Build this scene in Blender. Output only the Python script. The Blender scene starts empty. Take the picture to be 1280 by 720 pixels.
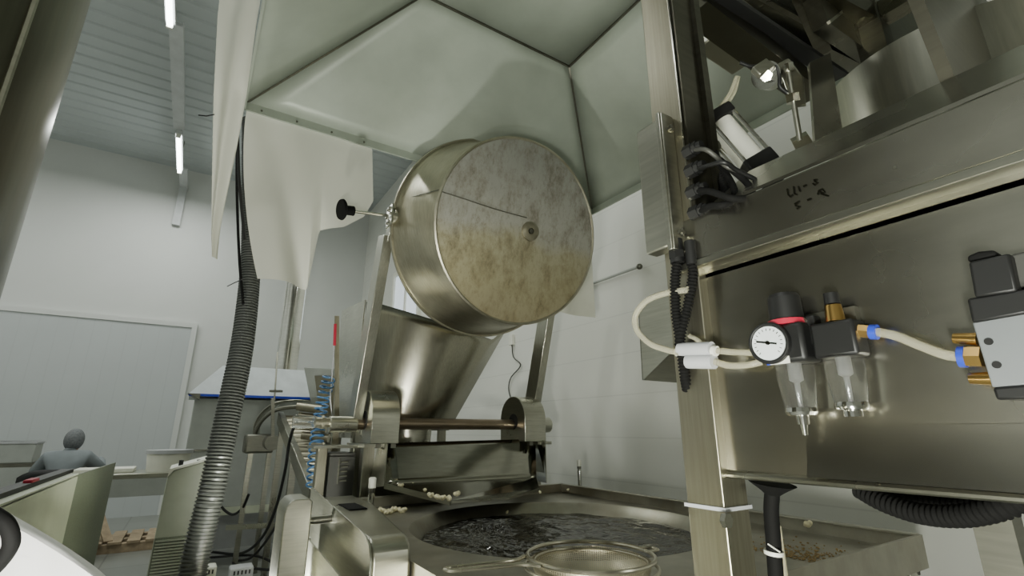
import bpy, bmesh, math, random
from mathutils import Vector, Matrix, noise

random.seed(7)
PI = math.pi
scene = bpy.context.scene
COL = scene.collection
try:
    scene.view_settings.view_transform = 'AgX'
    scene.view_settings.look = 'None'
except Exception:
    pass
scene.view_settings.exposure = 0.0

# ------------------------------------------------------------------ survey of the room
FPX = 610.0
PITCH = math.atan(178 / FPX)
YAW = math.atan(406 / 635)
EYE = 1.3
_c, _s = math.cos(PITCH), math.sin(PITCH)
_cy, _sy = math.cos(YAW), math.sin(YAW)


def W(x, y, X=None, Y=None, Z=None, s=None):
    """measured sight line (x, y) met with a room plane -> room point"""
    a = (x - 640) / FPX
    u = (360 - y) / FPX
    b = -u * _s + _c
    z = u * _c + _s
    r = (_cy * a + _sy * b, -_sy * a + _cy * b, z)
    if X is not None:
        s = X / r[0]
    elif Y is not None:
        s = Y / r[1]
    elif Z is not None:
        s = (Z - EYE) / r[2]
    return Vector((r[0] * s, r[1] * s, EYE + r[2] * s))


# ------------------------------------------------------------------ materials
def new_mat(name):
    m = bpy.data.materials.new(name)
    m.use_nodes = True
    nt = m.node_tree
    b = nt.nodes['Principled BSDF']
    return m, nt, b


def N(nt, t, **kw):
    n = nt.nodes.new(t)
    for k, v in kw.items():
        setattr(n, k, v)
    return n


def noise_tex(nt, scale, vec_scale=(1, 1, 1), detail=4, coord='Object', rough=.55):
    tc = N(nt, 'ShaderNodeTexCoord')
    mp = N(nt, 'ShaderNodeMapping')
    mp.inputs['Scale'].default_value = vec_scale
    nt.links.new(tc.outputs[coord], mp.inputs['Vector'])
    n = N(nt, 'ShaderNodeTexNoise')
    n.inputs['Scale'].default_value = scale
    n.inputs['Detail'].default_value = detail
    n.inputs['Roughness'].default_value = rough
    nt.links.new(mp.outputs[0], n.inputs['Vector'])
    return n


def ramp(nt, fac, stops):
    r = N(nt, 'ShaderNodeValToRGB')
    cr = r.color_ramp
    while len(cr.elements) > 1:
        cr.elements.remove(cr.elements[-1])
    cr.elements[0].position = stops[0][0]
    cr.elements[0].color = tuple(stops[0][1]) + (1,) if len(stops[0][1]) == 3 else stops[0][1]
    for p, c in stops[1:]:
        e = cr.elements.new(p)
        e.color = tuple(c) + (1,) if len(c) == 3 else c
    nt.links.new(fac, r.inputs[0])
    return r


def mixc(nt, fac, a, b, mode='MIX'):
    m = N(nt, 'ShaderNodeMix', data_type='RGBA', blend_type=mode)
    for sock, v in ((m.inputs[0], fac), (m.inputs[6], a), (m.inputs[7], b)):
        if hasattr(v, 'is_linked'):
            nt.links.new(v, sock)
        elif isinstance(v, (int, float)):
            sock.default_value = v
        else:
            sock.default_value = tuple(v) + (1,)
    return m.outputs[2]


def bump(nt, b, h, strength=.2, dist=.01):
    bp = N(nt, 'ShaderNodeBump')
    bp.inputs['Strength'].default_value = strength
    bp.inputs['Distance'].default_value = dist
    nt.links.new(h, bp.inputs['Height'])
    nt.links.new(bp.outputs[0], b.inputs['Normal'])


def steel(name, col=(.60, .60, .53), rough=.3, streak=(1, 1, 14), amount=.12, dirt=0.0, metal=1.0, bmp=.03, var=.22):
    m, nt, b = new_mat(name)
    b.inputs['Metallic'].default_value = metal
    n1 = noise_tex(nt, 9, streak, 6)
    n2 = noise_tex(nt, 2.2, (1, 1, 1), 5)
    r1 = ramp(nt, n1.outputs['Fac'], [(.3, tuple(c * .86 for c in col)), (.7, tuple(min(1, c * 1.08) for c in col))])
    r2 = ramp(nt, n2.outputs['Fac'], [(.35, (1 - var, 1 - var * 1.05, 1 - var * 1.2)), (.65, (1, 1, 1))])
    cc = mixc(nt, 1.0, r1.outputs[0], r2.outputs[0], 'MULTIPLY')
    if dirt:
        n3 = noise_tex(nt, 6, (1, 1, .5), 8, rough=.7)
        r3 = ramp(nt, n3.outputs['Fac'], [(.45, (0, 0, 0)), (.75, (dirt, dirt, dirt))])
        cc = mixc(nt, r3.outputs[0], cc, (.22, .17, .10))
    nt.links.new(cc, b.inputs['Base Color'])
    mr = N(nt, 'ShaderNodeMapRange')
    mr.inputs[3].default_value = max(.04, rough - amount)
    mr.inputs[4].default_value = rough + amount
    nt.links.new(n2.outputs['Fac'], mr.inputs[0])
    nt.links.new(mr.outputs[0], b.inputs['Roughness'])
    if bmp:
        bump(nt, b, n1.outputs['Fac'], bmp, .002)
    return m


def plain(name, col, rough=.5, metal=0, var=.08, scale=8, trans=0, emit=None, es=1, coat=0, ior=None, alpha=None, sss=0):
    m, nt, b = new_mat(name)
    n = noise_tex(nt, scale, (1, 1, 1), 4)
    r = ramp(nt, n.outputs['Fac'], [(.3, tuple(c * (1 - var) for c in col)), (.7, tuple(min(1, c * (1 + var)) for c in col))])
    nt.links.new(r.outputs[0], b.inputs['Base Color'])
    b.inputs['Roughness'].default_value = rough
    b.inputs['Metallic'].default_value = metal
    b.inputs['Transmission Weight'].default_value = trans
    b.inputs['Coat Weight'].default_value = coat
    if ior:
        b.inputs['IOR'].default_value = ior
    if alpha is not None:
        b.inputs['Alpha'].default_value = alpha
    if emit:
        b.inputs['Emission Color'].default_value = tuple(emit) + (1,)
        b.inputs['Emission Strength'].default_value = es
    return m


M = {}
M['steel'] = steel('brushed_steel', col=(.50, .50, .43))
M['steel_v'] = steel('brushed_steel_upright', col=(.48, .48, .41), streak=(14, 14, 1), rough=.32)
M['steel_post'] = steel('brushed_steel_post', col=(.45, .43, .34), streak=(30, 30, 1), rough=.36, dirt=.25)
M['steel_dark'] = steel('dull_steel', col=(.22, .22, .185), rough=.42)
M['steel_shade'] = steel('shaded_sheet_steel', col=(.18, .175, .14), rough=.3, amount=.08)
M['steel_panel'] = steel('satin_panel_steel', col=(.50, .49, .43), rough=.27, streak=(1, 1, 3), amount=.07, bmp=.0)
M['steel_hood'] = steel('hood_sheet_steel', col=(.41, .455, .39), rough=.42, streak=(.3, .3, .3), amount=.08, metal=.15, bmp=0, var=.10)
M['steel_mirror'] = steel('polished_chute_steel', col=(.34, .34, .29), rough=.14, streak=(1, 1, 6), amount=.06, bmp=.01)
M['steel_table'] = steel('worn_table_steel', col=(.42, .41, .35), rough=.4, streak=(1, 1, 1), dirt=.35)
M['steel_vat'] = steel('dark_vat_steel', col=(.15, .148, .115), rough=.3, streak=(10, 10, 1), amount=.04, bmp=0)
M['steel_funnel'] = steel('funnel_steel', col=(.40, .39, .32), rough=.25, streak=(16, 16, 1), amount=.05, bmp=.01)
M['chrome'] = steel('chrome', col=(.8, .8, .76), rough=.12, amount=.05, bmp=0)
M['wire'] = steel('strainer_wire', col=(.66, .63, .52), rough=.28, amount=.08, bmp=0)
M['black'] = plain('black_plastic', (.006, .0062, .006), .5)
M['blackrub'] = plain('black_rubber', (.005, .005, .0046), .8)
M['conduit'] = plain('matt_black_conduit', (.004, .004, .0037), .85)
M['hose'] = plain('dark_hose', (.085, .09, .082), .36, metal=.3)
M['red'] = plain('red_plastic', (.45, .02, .05), .4)
M['blue'] = plain('blue_plastic', (.02, .05, .45), .35)
M['bluecoil'] = plain('blue_coil_hose', (.06, .16, .32), .35)
M['brass'] = plain('brass', (.65, .42, .14), .28, metal=1)
M['white'] = plain('white_plastic', (.75, .75, .66), .45)
M['greyplastic'] = plain('grey_plastic', (.42, .43, .44), .45)
M['valvegrey'] = plain('valve_grey', (.19, .205, .21), .5, metal=.2)
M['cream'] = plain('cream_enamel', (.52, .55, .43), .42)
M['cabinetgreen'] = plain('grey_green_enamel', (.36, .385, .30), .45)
M['creamdark'] = plain('speckled_darkened_enamel', (.15, .17, .12), .5, var=.25, scale=180)
M['greyenamel'] = plain('grey_enamel', (.36, .38, .35), .5)
M['paleenamel'] = plain('pale_enamel', (.62, .66, .68), .45)
M['cabinet'] = plain('dark_grey_cabinet', (.07, .07, .062), .5, metal=.3)
M['cloth'] = plain('white_cloth', (.9, .9, .88), .8, var=.02)
M['clear'] = plain('clear_bowl_plastic', (.93, .93, .88), .04, trans=.97, ior=1.25, var=.01)
M['tube'] = plain('clear_air_tube', (.80, .77, .58), .15, trans=.72, ior=1.2, var=.03)
M['popcorn'] = plain('popcorn', (.80, .74, .50), .7, var=.18, scale=60)
M['crumb'] = plain('crumb', (.42, .30, .14), .8, var=.3)
M['workwear'] = plain('grey_workwear', (.20, .225, .235), .85)
M['hairnet'] = plain('grey_hood_cap', (.16, .17, .175), .9, var=.3, scale=60)
M['skin'] = plain('skin', (.55, .35, .26), .5)
M['wood'] = plain('pallet_wood', (.36, .28, .18), .8, var=.25, scale=14)
M['card'] = plain('pale_board', (.55, .56, .55), .8)
M['face'] = plain('gauge_face', (.72, .76, .77), .35)
M['ink'] = plain('marker_ink', (.006, .006, .004), .9)
M['ink'].node_tree.nodes['Principled BSDF'].inputs['Specular IOR Level'].default_value = 0
for _k in ('blackrub', 'conduit'):
    M[_k].node_tree.nodes['Principled BSDF'].inputs['Specular IOR Level'].default_value = .18
M['tubelight'] = plain('lit_tube', (1, 1, 1), .5, emit=(.93, 1, .97), es=14)
M['lampbody'] = plain('lamp_body', (.55, .57, .57), .5)
M['pane'] = plain('bright_pane', (.8, .85, .9), .3, emit=(.8, .9, 1), es=.6)


def film_mat():
    m, nt, b = new_mat('milky_plastic_film')
    n = noise_tex(nt, 1.6, (1, 1, .5), 5)
    r = ramp(nt, n.outputs['Fac'], [(.35, (.62, .615, .52)), (.65, (.73, .72, .62))])
    nt.links.new(r.outputs[0], b.inputs['Base Color'])
    b.inputs['Roughness'].default_value = .42
    tr = N(nt, 'ShaderNodeBsdfTranslucent')
    tr.inputs[0].default_value = (.76, .76, .66, 1)
    mx = N(nt, 'ShaderNodeMixShader')
    mx.inputs[0].default_value = .4
    nt.links.new(b.outputs[0], mx.inputs[1])
    nt.links.new(tr.outputs[0], mx.inputs[2])
    nt.links.new(mx.outputs[0], nt.nodes['Material Output'].inputs[0])
    return m


def wall_mat(name, col, joint=None, vertical=None, horizontal=None):
    m, nt, b = new_mat(name)
    n = noise_tex(nt, 1.1, (1, 1, 1), 4)
    r = ramp(nt, n.outputs['Fac'], [(.3, tuple(c * .95 for c in col)), (.7, col)])
    cc = r.outputs[0]
    geo = N(nt, 'ShaderNodeNewGeometry')
    sp = N(nt, 'ShaderNodeSeparateXYZ')
    nt.links.new(geo.outputs['Position'], sp.inputs[0])
    for axis, period, off, width, dark in (joint or []):
        ad = N(nt, 'ShaderNodeMath', operation='ADD')
        nt.links.new(sp.outputs[axis], ad.inputs[0])
        ad.inputs[1].default_value = 100 * period - off
        dv = N(nt, 'ShaderNodeMath', operation='DIVIDE')
        nt.links.new(ad.outputs[0], dv.inputs[0])
        dv.inputs[1].default_value = period
        fr = N(nt, 'ShaderNodeMath', operation='FRACT')
        nt.links.new(dv.outputs[0], fr.inputs[0])
        lt = N(nt, 'ShaderNodeMath', operation='LESS_THAN')
        nt.links.new(fr.outputs[0], lt.inputs[0])
        lt.inputs[1].default_value = width / period
        cc = mixc(nt, lt.outputs[0], cc, tuple(c * dark for c in col))
    nt.links.new(cc, b.inputs['Base Color'])
    b.inputs['Roughness'].default_value = .55
    return m


M['film'] = film_mat()
M['wall'] = wall_mat('painted_block_wall', (.70, .705, .65), joint=[(2, .31, .935, .008, .86)])
M['wallfar'] = wall_mat('painted_far_wall', (.64, .655, .63))
M['wallfront'] = wall_mat('grey_front_wall', (.36, .36, .31))  # unseen wall; grey keeps the reflections in the steel dark
M['doorpanel'] = wall_mat('ribbed_door_panel', (.50, .53, .53), joint=[(0, .22, 0, .015, .93)])
M['ceil'] = wall_mat('ribbed_ceiling', (.50, .54, .54))


def floor_mat():
    m, nt, b = new_mat('wet_tiled_floor')
    tc = N(nt, 'ShaderNodeTexCoord')
    br = N(nt, 'ShaderNodeTexBrick')
    br.offset = 0
    br.inputs['Color1'].default_value = (.215, .225, .20, 1)
    br.inputs['Color2'].default_value = (.245, .255, .23, 1)
    br.inputs['Mortar'].default_value = (.13, .135, .12, 1)
    br.inputs['Scale'].default_value = 1
    br.inputs['Mortar Size'].default_value = .008
    br.inputs['Brick Width'].default_value = .6
    br.inputs['Row Height'].default_value = .6
    nt.links.new(tc.outputs['Object'], br.inputs['Vector'])
    nt.links.new(br.outputs[0], b.inputs['Base Color'])
    b.inputs['Roughness'].default_value = .3
    return m


M['floor'] = floor_mat()


def pan_bottom_mat():
    m, nt, b = new_mat('scorched_pan_bottom')
    b.inputs['Metallic'].default_value = .6
    tc = N(nt, 'ShaderNodeTexCoord')
    sp = N(nt, 'ShaderNodeSeparateXYZ')
    nt.links.new(tc.outputs['Object'], sp.inputs[0])
    n0 = noise_tex(nt, 2.2, (1, 1, 1), 5)
    n1 = noise_tex(nt, 9, (1, 1, .55), 9, rough=.72)
    n2 = noise_tex(nt, 34, (1.6, 1, .7), 8, rough=.8)
    h = N(nt, 'ShaderNodeMath', operation='MULTIPLY_ADD')
    nt.links.new(n0.outputs['Fac'], h.inputs[0])
    h.inputs[1].default_value = .30
    nt.links.new(sp.outputs[2], h.inputs[2])
    mr = N(nt, 'ShaderNodeMapRange')
    mr.inputs[1].default_value = .62
    mr.inputs[2].default_value = 1.85
    nt.links.new(h.outputs[0], mr.inputs[0])
    rg = ramp(nt, mr.outputs[0], [(0, (.36, .31, .20)), (.25, (.42, .38, .24)), (.42, (.46, .43, .30)), (.49, (.47, .46, .41)), (.75, (.42, .415, .38)), (1, (.34, .34, .31))])
    dk = ramp(nt, n1.outputs['Fac'], [(.34, (.40, .36, .28)), (.44, (.78, .76, .70)), (.54, (1, 1, 1)), (.66, (1, 1, 1)), (.72, (1.0, .99, .95))])
    c1 = mixc(nt, .75, rg.outputs[0], dk.outputs[0], 'MULTIPLY')
    d2 = ramp(nt, n2.outputs['Fac'], [(.36, (.55, .52, .45)), (.48, (1, 1, 1))])
    c2 = mixc(nt, .6, c1, d2.outputs[0], 'MULTIPLY')
    nt.links.new(c2, b.inputs['Base Color'])
    rr = ramp(nt, n1.outputs['Fac'], [(.35, (.62, .62, .62)), (.65, (.42, .42, .42))])
    nt.links.new(rr.outputs[0], b.inputs['Roughness'])
    bump(nt, b, n2.outputs['Fac'], .25, .003)
    return m


def oil_mat():
    m, nt, b = new_mat('dark_hot_oil')
    n = noise_tex(nt, 7, (1, 1, 1), 5)
    r = ramp(nt, n.outputs['Fac'], [(.3, (.008, .007, .005)), (.7, (.02, .018, .012))])
    nt.links.new(r.outputs[0], b.inputs['Base Color'])
    b.inputs['Roughness'].default_value = .09
    b.inputs['IOR'].default_value = 1.47
    n2 = noise_tex(nt, 7, (1, 1.8, 1), 3)
    bump(nt, b, n2.outputs['Fac'], .35, .03)
    return m


M['panbottom'] = pan_bottom_mat()
M['pansteel'] = steel('stained_pan_steel', col=(.52, .50, .40), rough=.4, streak=(2, 10, 2), amount=.08, dirt=.4)
M['oil'] = oil_mat()
M['shaft'] = steel('stained_shaft', col=(.36, .29, .22), rough=.3, streak=(.6, 6, 6), dirt=.35)


def mesh_mat(name, scale=300):
    m, nt, b = new_mat(name)
    b.inputs['Base Color'].default_value = (.50, .46, .33, 1)
    b.inputs['Metallic'].default_value = .9
    b.inputs['Roughness'].default_value = .4
    tc = N(nt, 'ShaderNodeTexCoord')
    sp = N(nt, 'ShaderNodeSeparateXYZ')
    nt.links.new(tc.outputs['UV'], sp.inputs[0])
    outs = []
    for i, k in ((0, 150), (1, 40)):
        mu = N(nt, 'ShaderNodeMath', operation='MULTIPLY')
        nt.links.new(sp.outputs[i], mu.inputs[0])
        mu.inputs[1].default_value = k
        fr = N(nt, 'ShaderNodeMath', operation='FRACT')
        nt.links.new(mu.outputs[0], fr.inputs[0])
        lt = N(nt, 'ShaderNodeMath', operation='LESS_THAN')
        nt.links.new(fr.outputs[0], lt.inputs[0])
        lt.inputs[1].default_value = .42
        outs.append(lt)
    mx = N(nt, 'ShaderNodeMath', operation='MAXIMUM')
    nt.links.new(outs[0].outputs[0], mx.inputs[0])
    nt.links.new(outs[1].outputs[0], mx.inputs[1])
    nt.links.new(mx.outputs[0], b.inputs['Alpha'])
    return m


M['mesh'] = mesh_mat('wire_mesh')


# ------------------------------------------------------------------ mesh builder
def V(*a):
    return Vector(a[0]) if len(a) == 1 else Vector(a)


def frames(pts):
    T = []
    n = len(pts)
    for i in range(n):
        d = (pts[min(i + 1, n - 1)] - pts[max(i - 1, 0)])
        T.append(d.normalized() if d.length > 1e-9 else Vector((0, 0, 1)))
    up = Vector((0, 0, 1)) if abs(T[0].z) < .9 else Vector((1, 0, 0))
    nrm = T[0].cross(up).normalized()
    out = []
    for t in T:
        nrm = (nrm - t * nrm.dot(t)).normalized()
        out.append((nrm, t.cross(nrm).normalized()))
    return out


def smooth_path(pts, n=12):
    P = [Vector(p) for p in pts]
    if len(P) < 3:
        return [P[0].lerp(P[-1], i / n) for i in range(n + 1)]
    out = []
    Q = [P[0] * 2 - P[1]] + P + [P[-1] * 2 - P[-2]]
    for i in range(1, len(Q) - 2):
        a, b, c, d = Q[i - 1], Q[i], Q[i + 1], Q[i + 2]
        for k in range(n):
            t = k / n
            out.append(.5 * ((2 * b) + (c - a) * t + (2 * a - 5 * b + 4 * c - d) * t * t + (3 * b - a - 3 * c + d) * t ** 3))
    out.append(P[-1])
    return out


class MB:
    def __init__(self):
        self.bm = bmesh.new()
        self.uv = None

    def box(self, lo, hi, rot=None, at=None):
        lo, hi = V(lo), V(hi)
        c = (lo + hi) / 2
        h = (hi - lo) / 2
        vs = []
        for sx in (-1, 1):
            for sy in (-1, 1):
                for sz in (-1, 1):
                    p = Vector((sx * h.x, sy * h.y, sz * h.z))
                    if rot is not None:
                        p = rot @ p
                    vs.append(self.bm.verts.new(c + p))
        for f in ((0, 1, 3, 2), (4, 6, 7, 5), (0, 4, 5, 1), (2, 3, 7, 6), (0, 2, 6, 4), (1, 5, 7, 3)):
            self.bm.faces.new([vs[i] for i in f])
        return self

    def bar(self, p0, p1, w, h, up=(0, 0, 1)):
        """box beam from p0 to p1, w across, h along up"""
        p0, p1 = V(p0), V(p1)
        t = (p1 - p0).normalized()
        u = V(up)
        side = t.cross(u).normalized()
        u = side.cross(t).normalized()
        vs = []
        for p in (p0, p1):
            for a, b in ((-1, -1), (1, -1), (1, 1), (-1, 1)):
                vs.append(self.bm.verts.new(p + side * a * w / 2 + u * b * h / 2))
        for i in range(4):
            j = (i + 1) % 4
            self.bm.faces.new((vs[i], vs[j], vs[4 + j], vs[4 + i]))
        self.bm.faces.new(vs[:4][::-1])
        self.bm.faces.new(vs[4:])
        return self

    def prism(self, poly, ext):
        """flat polygon extruded by a vector"""
        e = V(ext)
        a = [self.bm.verts.new(V(p)) for p in poly]
        b = [self.bm.verts.new(V(p) + e) for p in poly]
        n = len(a)
        self.bm.faces.new(a[::-1])
        self.bm.faces.new(b)
        for i in range(n):
            j = (i + 1) % n
            self.bm.faces.new((a[i], a[j], b[j], b[i]))
        return self

    def ring_loft(self, rings, cap=True, closed=True):
        R = [[self.bm.verts.new(p) for p in r] for r in rings]
        for i in range(len(R) - 1):
            n = len(R[i])
            for k in range(n if closed else n - 1):
                j = (k + 1) % n
                self.bm.faces.new((R[i][k], R[i][j], R[i + 1][j], R[i + 1][k]))
        if cap and closed:
            self.bm.faces.new(R[0][::-1])
            self.bm.faces.new(R[-1])
        return self

    def tube(self, pts, r, seg=12, cap=True, smooth=0, ripple=None):
        P = smooth_path(pts, smooth) if smooth else [V(p) for p in pts]
        if ripple:
            pitch, amp = ripple
            L = [0]
            for i in range(1, len(P)):
                L.append(L[-1] + (P[i] - P[i - 1]).length)
            n = max(2, int(L[-1] / pitch * 4))
            Q = []
            j = 0
            for i in range(n + 1):
                t = L[-1] * i / n
                while j < len(L) - 2 and L[j + 1] < t:
                    j += 1
                f = (t - L[j]) / max(1e-9, L[j + 1] - L[j])
                Q.append(P[j].lerp(P[j + 1], f))
            P = Q
        fr = frames(P)
        rings = []
        for i, p in enumerate(P):
            rr = r(i / (len(P) - 1)) if callable(r) else r
            if ripple:
                rr = rr + (ripple[1] if i % 4 < 2 else -ripple[1])
            a, b = fr[i]
            rings.append([p + (a * math.cos(2 * PI * k / seg) + b * math.sin(2 * PI * k / seg)) * rr for k in range(seg)])
        return self.ring_loft(rings, cap)

    def cyl(self, p0, p1, r0, r1=None, seg=32, cap=True):
        p0, p1 = V(p0), V(p1)
        r1 = r0 if r1 is None else r1
        (a, b), _ = frames([p0, p1])
        rings = [[p + (a * math.cos(2 * PI * k / seg) + b * math.sin(2 * PI * k / seg)) * r for k in range(seg)] for p, r in ((p0, r0), (p1, r1))]
        return self.ring_loft(rings, cap)

    def lathe(self, c, axis, prof, seg=48, cap=False):
        """prof: list of (distance along axis, radius)"""
        c, t = V(c), V(axis).normalized()
        up = Vector((1, 0, 0)) if abs(t.x) < .8 else Vector((0, 0, 1))
        a = t.cross(up).normalized()
        b = t.cross(a)
        rings = [[c + t * d + (a * math.cos(2 * PI * k / seg) + b * math.sin(2 * PI * k / seg)) * r for k in range(seg)] for d, r in prof]
        return self.ring_loft(rings, cap)

    def grid(self, fn, nu, nv, uv=False):
        vs = [[self.bm.verts.new(V(fn(i / nu, j / nv))) for j in range(nv + 1)] for i in range(nu + 1)]
        lay = self.bm.loops.layers.uv.verify() if uv else None
        for i in range(nu):
            for j in range(nv):
                f = self.bm.faces.new((vs[i][j], vs[i + 1][j], vs[i + 1][j + 1], vs[i][j + 1]))
                if uv:
                    for l, (a, b) in zip(f.loops, ((i, j), (i + 1, j), (i + 1, j + 1), (i, j + 1))):
                        l[lay].uv = (a / nu, b / nv)
        return self

    def sphere(self, c, r, sc=(1, 1, 1), sub=2):
        mt = Matrix.Translation(V(c)) @ Matrix.Diagonal((sc[0], sc[1], sc[2], 1))
        bmesh.ops.create_icosphere(self.bm, subdivisions=sub, radius=r, matrix=mt)
        return self

    def hexnut(self, p0, p1, r):
        return self.cyl(p0, p1, r, seg=6)

    def build(self, name, mat, parent=None, smooth=True, bevel=0, solid=0, angle=35):
        bm = self.bm
        bmesh.ops.remove_doubles(bm, verts=bm.verts, dist=1e-6)
        bmesh.ops.recalc_face_normals(bm, faces=bm.faces)
        me = bpy.data.meshes.new(name)
        if parent is None:
            lo = Vector((1e9,) * 3)
            hi = -lo
            for v in bm.verts:
                for k in range(3):
                    lo[k] = min(lo[k], v.co[k])
                    hi[k] = max(hi[k], v.co[k])
            org = Vector(((lo.x + hi.x) / 2, (lo.y + hi.y) / 2, (lo.z + hi.z) / 2))
        else:
            org = world_loc(parent)
        bmesh.ops.translate(bm, verts=bm.verts, vec=-org)
        bm.to_mesh(me)
        bm.free()
        o = bpy.data.objects.new(name, me)
        COL.objects.link(o)
        if parent is None:
            o.location = org
        else:
            o.parent = parent
        me.materials.append(mat)
        if smooth:
            for p in me.polygons:
                p.use_smooth = True
            try:
                me.set_sharp_from_angle(angle=math.radians(angle))
            except Exception:
                pass
        if solid:
            s = o.modifiers.new('thickness', 'SOLIDIFY')
            s.thickness = solid
            s.offset = 0
        if bevel:
            bv = o.modifiers.new('bevel', 'BEVEL')
            bv.width = bevel
            bv.segments = 2
            bv.limit_method = 'ANGLE'
            bv.angle_limit = math.radians(40)
        return o


def world_loc(o):
    p = Vector(o.location)
    while o.parent:
        o = o.parent
        p += Vector(o.location)
    return p


def thing(name, label, cat, loc=(0, 0, 0), group=None):
    o = bpy.data.objects.new(name, None)
    o.empty_display_size = .05
    COL.objects.link(o)
    o.location = loc
    o['label'] = label
    o['category'] = cat
    if group:
        o['group'] = group
    return o


def tag(o, label, cat, group=None, kind=None):
    o['label'] = label
    o['category'] = cat
    if group:
        o['group'] = group
    if kind:
        o['kind'] = kind
    return o


def struct(o):
    o['kind'] = 'structure'
    return o


# ------------------------------------------------------------------ camera
cam_d = bpy.data.cameras.new('camera')
cam_d.sensor_width = 36
cam_d.lens = FPX / 1280 * 36
cam_d.clip_start = .02
cam = bpy.data.objects.new('camera', cam_d)
COL.objects.link(cam)
cam.location = (0, 0, EYE)
cam.rotation_euler = (PI / 2 + PITCH, 0, -YAW)
scene.camera = cam

# ------------------------------------------------------------------ the room
CZ = 6.05
struct(MB().box((-5.2, -3.2, -.1), (2.95, 10.5, 0)).build('floor', M['floor'], smooth=False))
mb = MB()
ys = -3.2
prof = []
while ys < 10.5:
    prof += [(ys, CZ), (ys + .17, CZ), (ys + .19, CZ + .02), (ys + .23, CZ + .02), (ys + .25, CZ)]
    ys += .25
poly = [(-5.2, y, z) for y, z in prof] + [(-5.2, prof[-1][0], CZ + .15), (-5.2, -3.2, CZ + .15)]
mb.prism(poly, (8.15, 0, 0))
struct(mb.build('ceiling', M['ceil'], smooth=False))
struct(MB().box((2.75, -3.2, 0), (2.95, 10.5, CZ)).build('wall_right', M['wall'], smooth=False))
struct(MB().box((-5.2, 10.3, 0), (2.75, 10.5, CZ)).build('wall_back', M['wallfar'], smooth=False))
struct(MB().box((-5.4, -3.2, 0), (-5.2, 10.5, CZ)).build('wall_left', M['wallfar'], smooth=False))
struct(MB().box((-5.2, -3.4, 0), (2.95, -3.2, CZ)).build('wall_front', M['wallfront'], smooth=False))
d1 = struct(MB().box((-3.6, 10.24, 0), (-.2, 10.3, 3.05)).build('door_1', M['doorpanel'], smooth=False))
struct(MB().box((-3.7, 10.22, 3.05), (-.12, 10.32, 3.13)).box((-.2, 10.22, 0), (-.12, 10.3, 3.05)).build('trim_1', M['wallfar'], smooth=False))

# window high on the right wall seen under the pan
wn = struct(MB().box((2.7, 6.9, 2.62), (2.752, 6.98, 4.0)).box((2.7, 8.12, 2.62), (2.752, 8.2, 4.0)).box((2.7, 6.98, 2.62), (2.752, 8.12, 2.70))
            .box((2.7, 6.98, 3.92), (2.752, 8.12, 4.0)).box((2.71, 7.52, 2.70), (2.752, 7.58, 3.92)).build('window_1', M['white'], smooth=False))
p = MB().box((2.735, 6.98, 2.7), (2.748, 8.12, 3.92)).build('pane', M['pane'], wn, smooth=False)

# conduit pipe on the right wall
t = thing('wall_pipe', 'thin pale pipe with ball end running level along the white right wall', 'pipe', (2.72, 2.9, 2.5))
MB().tube([(2.72, 4.6, 2.5), (2.72, 2.47, 2.5)], .011).build('pipe', M['greyenamel'], t)
MB().sphere((2.72, 2.45, 2.5), .024).build('end_ball', M['steel_dark'], t)
t = thing('wall_socket', 'small white socket with wavy hanging wire on wall behind right pivot arm', 'socket', (2.74, 4.28, 2.2))
MB().box((2.72, 4.25, 2.16), (2.752, 4.32, 2.27)).build('box', M['white'], t, bevel=.004)
MB().tube([(2.735, 4.28, 2.16), (2.735, 4.25, 2.03), (2.735, 4.12, 1.93), (2.735, 4.30, 1.82), (2.735, 4.34, 1.70), (2.735, 4.26, 1.55)], .006, 8, smooth=8).build('wire', M['cabinet'], t)

# ------------------------------------------------------------------ ceiling luminaires
def luminaire(x, y0, y1, z, label):
    t = thing('tube_luminaire', label, 'ceiling light', (x, (y0 + y1) / 2, z), 'fluorescent tube lights in a row below the ribbed ceiling')
    MB().box((x - .05, y0 - .05, z), (x + .05, y1 + .05, z + .06)).build('housing', M['lampbody'], t, bevel=.008)
    MB().tube([(x, y0, z - .03), (x, y1, z - .03)], .03, 14).build('tube', M['tubelight'], t)
    for yy in (y0 - .03, y1 + .03):
        MB().box((x - .03, yy - .015, z - .06), (x + .03, yy + .015, z + .01)).build('end_cap', M['white'], t)
    for yy in (y0 + .2, y1 - .2):
        MB().tube([(x, yy, z + .06), (x, yy, CZ)], .006, 6).build('hanger', M['steel_dark'], t)


luminaire(-.83, 4.4, 5.66, 5.6, 'lit white tube light at the top edge, nearer of the two on the ceiling')
luminaire(-.78, 8.16, 9.38, 5.6, 'lit white tube light farther away, above the wide grey door')
mb = MB()
mb.box((-.86, 5.75, 5.66), (-.72, 8.1, 5.70)).box((-.86, 5.75, 5.70), (-.85, 8.1, 5.74)).box((-.73, 5.75, 5.70), (-.72, 8.1, 5.74))
for yy in (6.3, 7.5):
    mb.box((-.795, yy, 5.70), (-.785, yy + .01, CZ))
tag(mb.build('cable_tray', M['lampbody'], smooth=False), 'long grey cable tray hanging between the two tube lights', 'cable tray')
mb = MB()
mb.box((-.80, 9.45, 5.66), (-.68, 10.28, 5.70)).box((-.80, 10.22, 4.9), (-.68, 10.28, 5.66))
tag(mb.build('cable_duct', M['lampbody'], smooth=False), 'short grey cable duct running down the far wall past the farther light', 'cable duct')


def area(name, loc, size, size_y, energy, target, col=(1, 1, 1)):
    l = bpy.data.lights.new(name, 'AREA')
    l.shape = 'RECTANGLE'
    l.size = size
    l.size_y = size_y
    l.energy = energy
    l.color = col
    o = bpy.data.objects.new(name, l)
    COL.objects.link(o)
    o.location = loc
    o.rotation_euler = (Vector(target) - Vector(loc)).to_track_quat('-Z', 'Y').to_euler()
    return o


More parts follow.
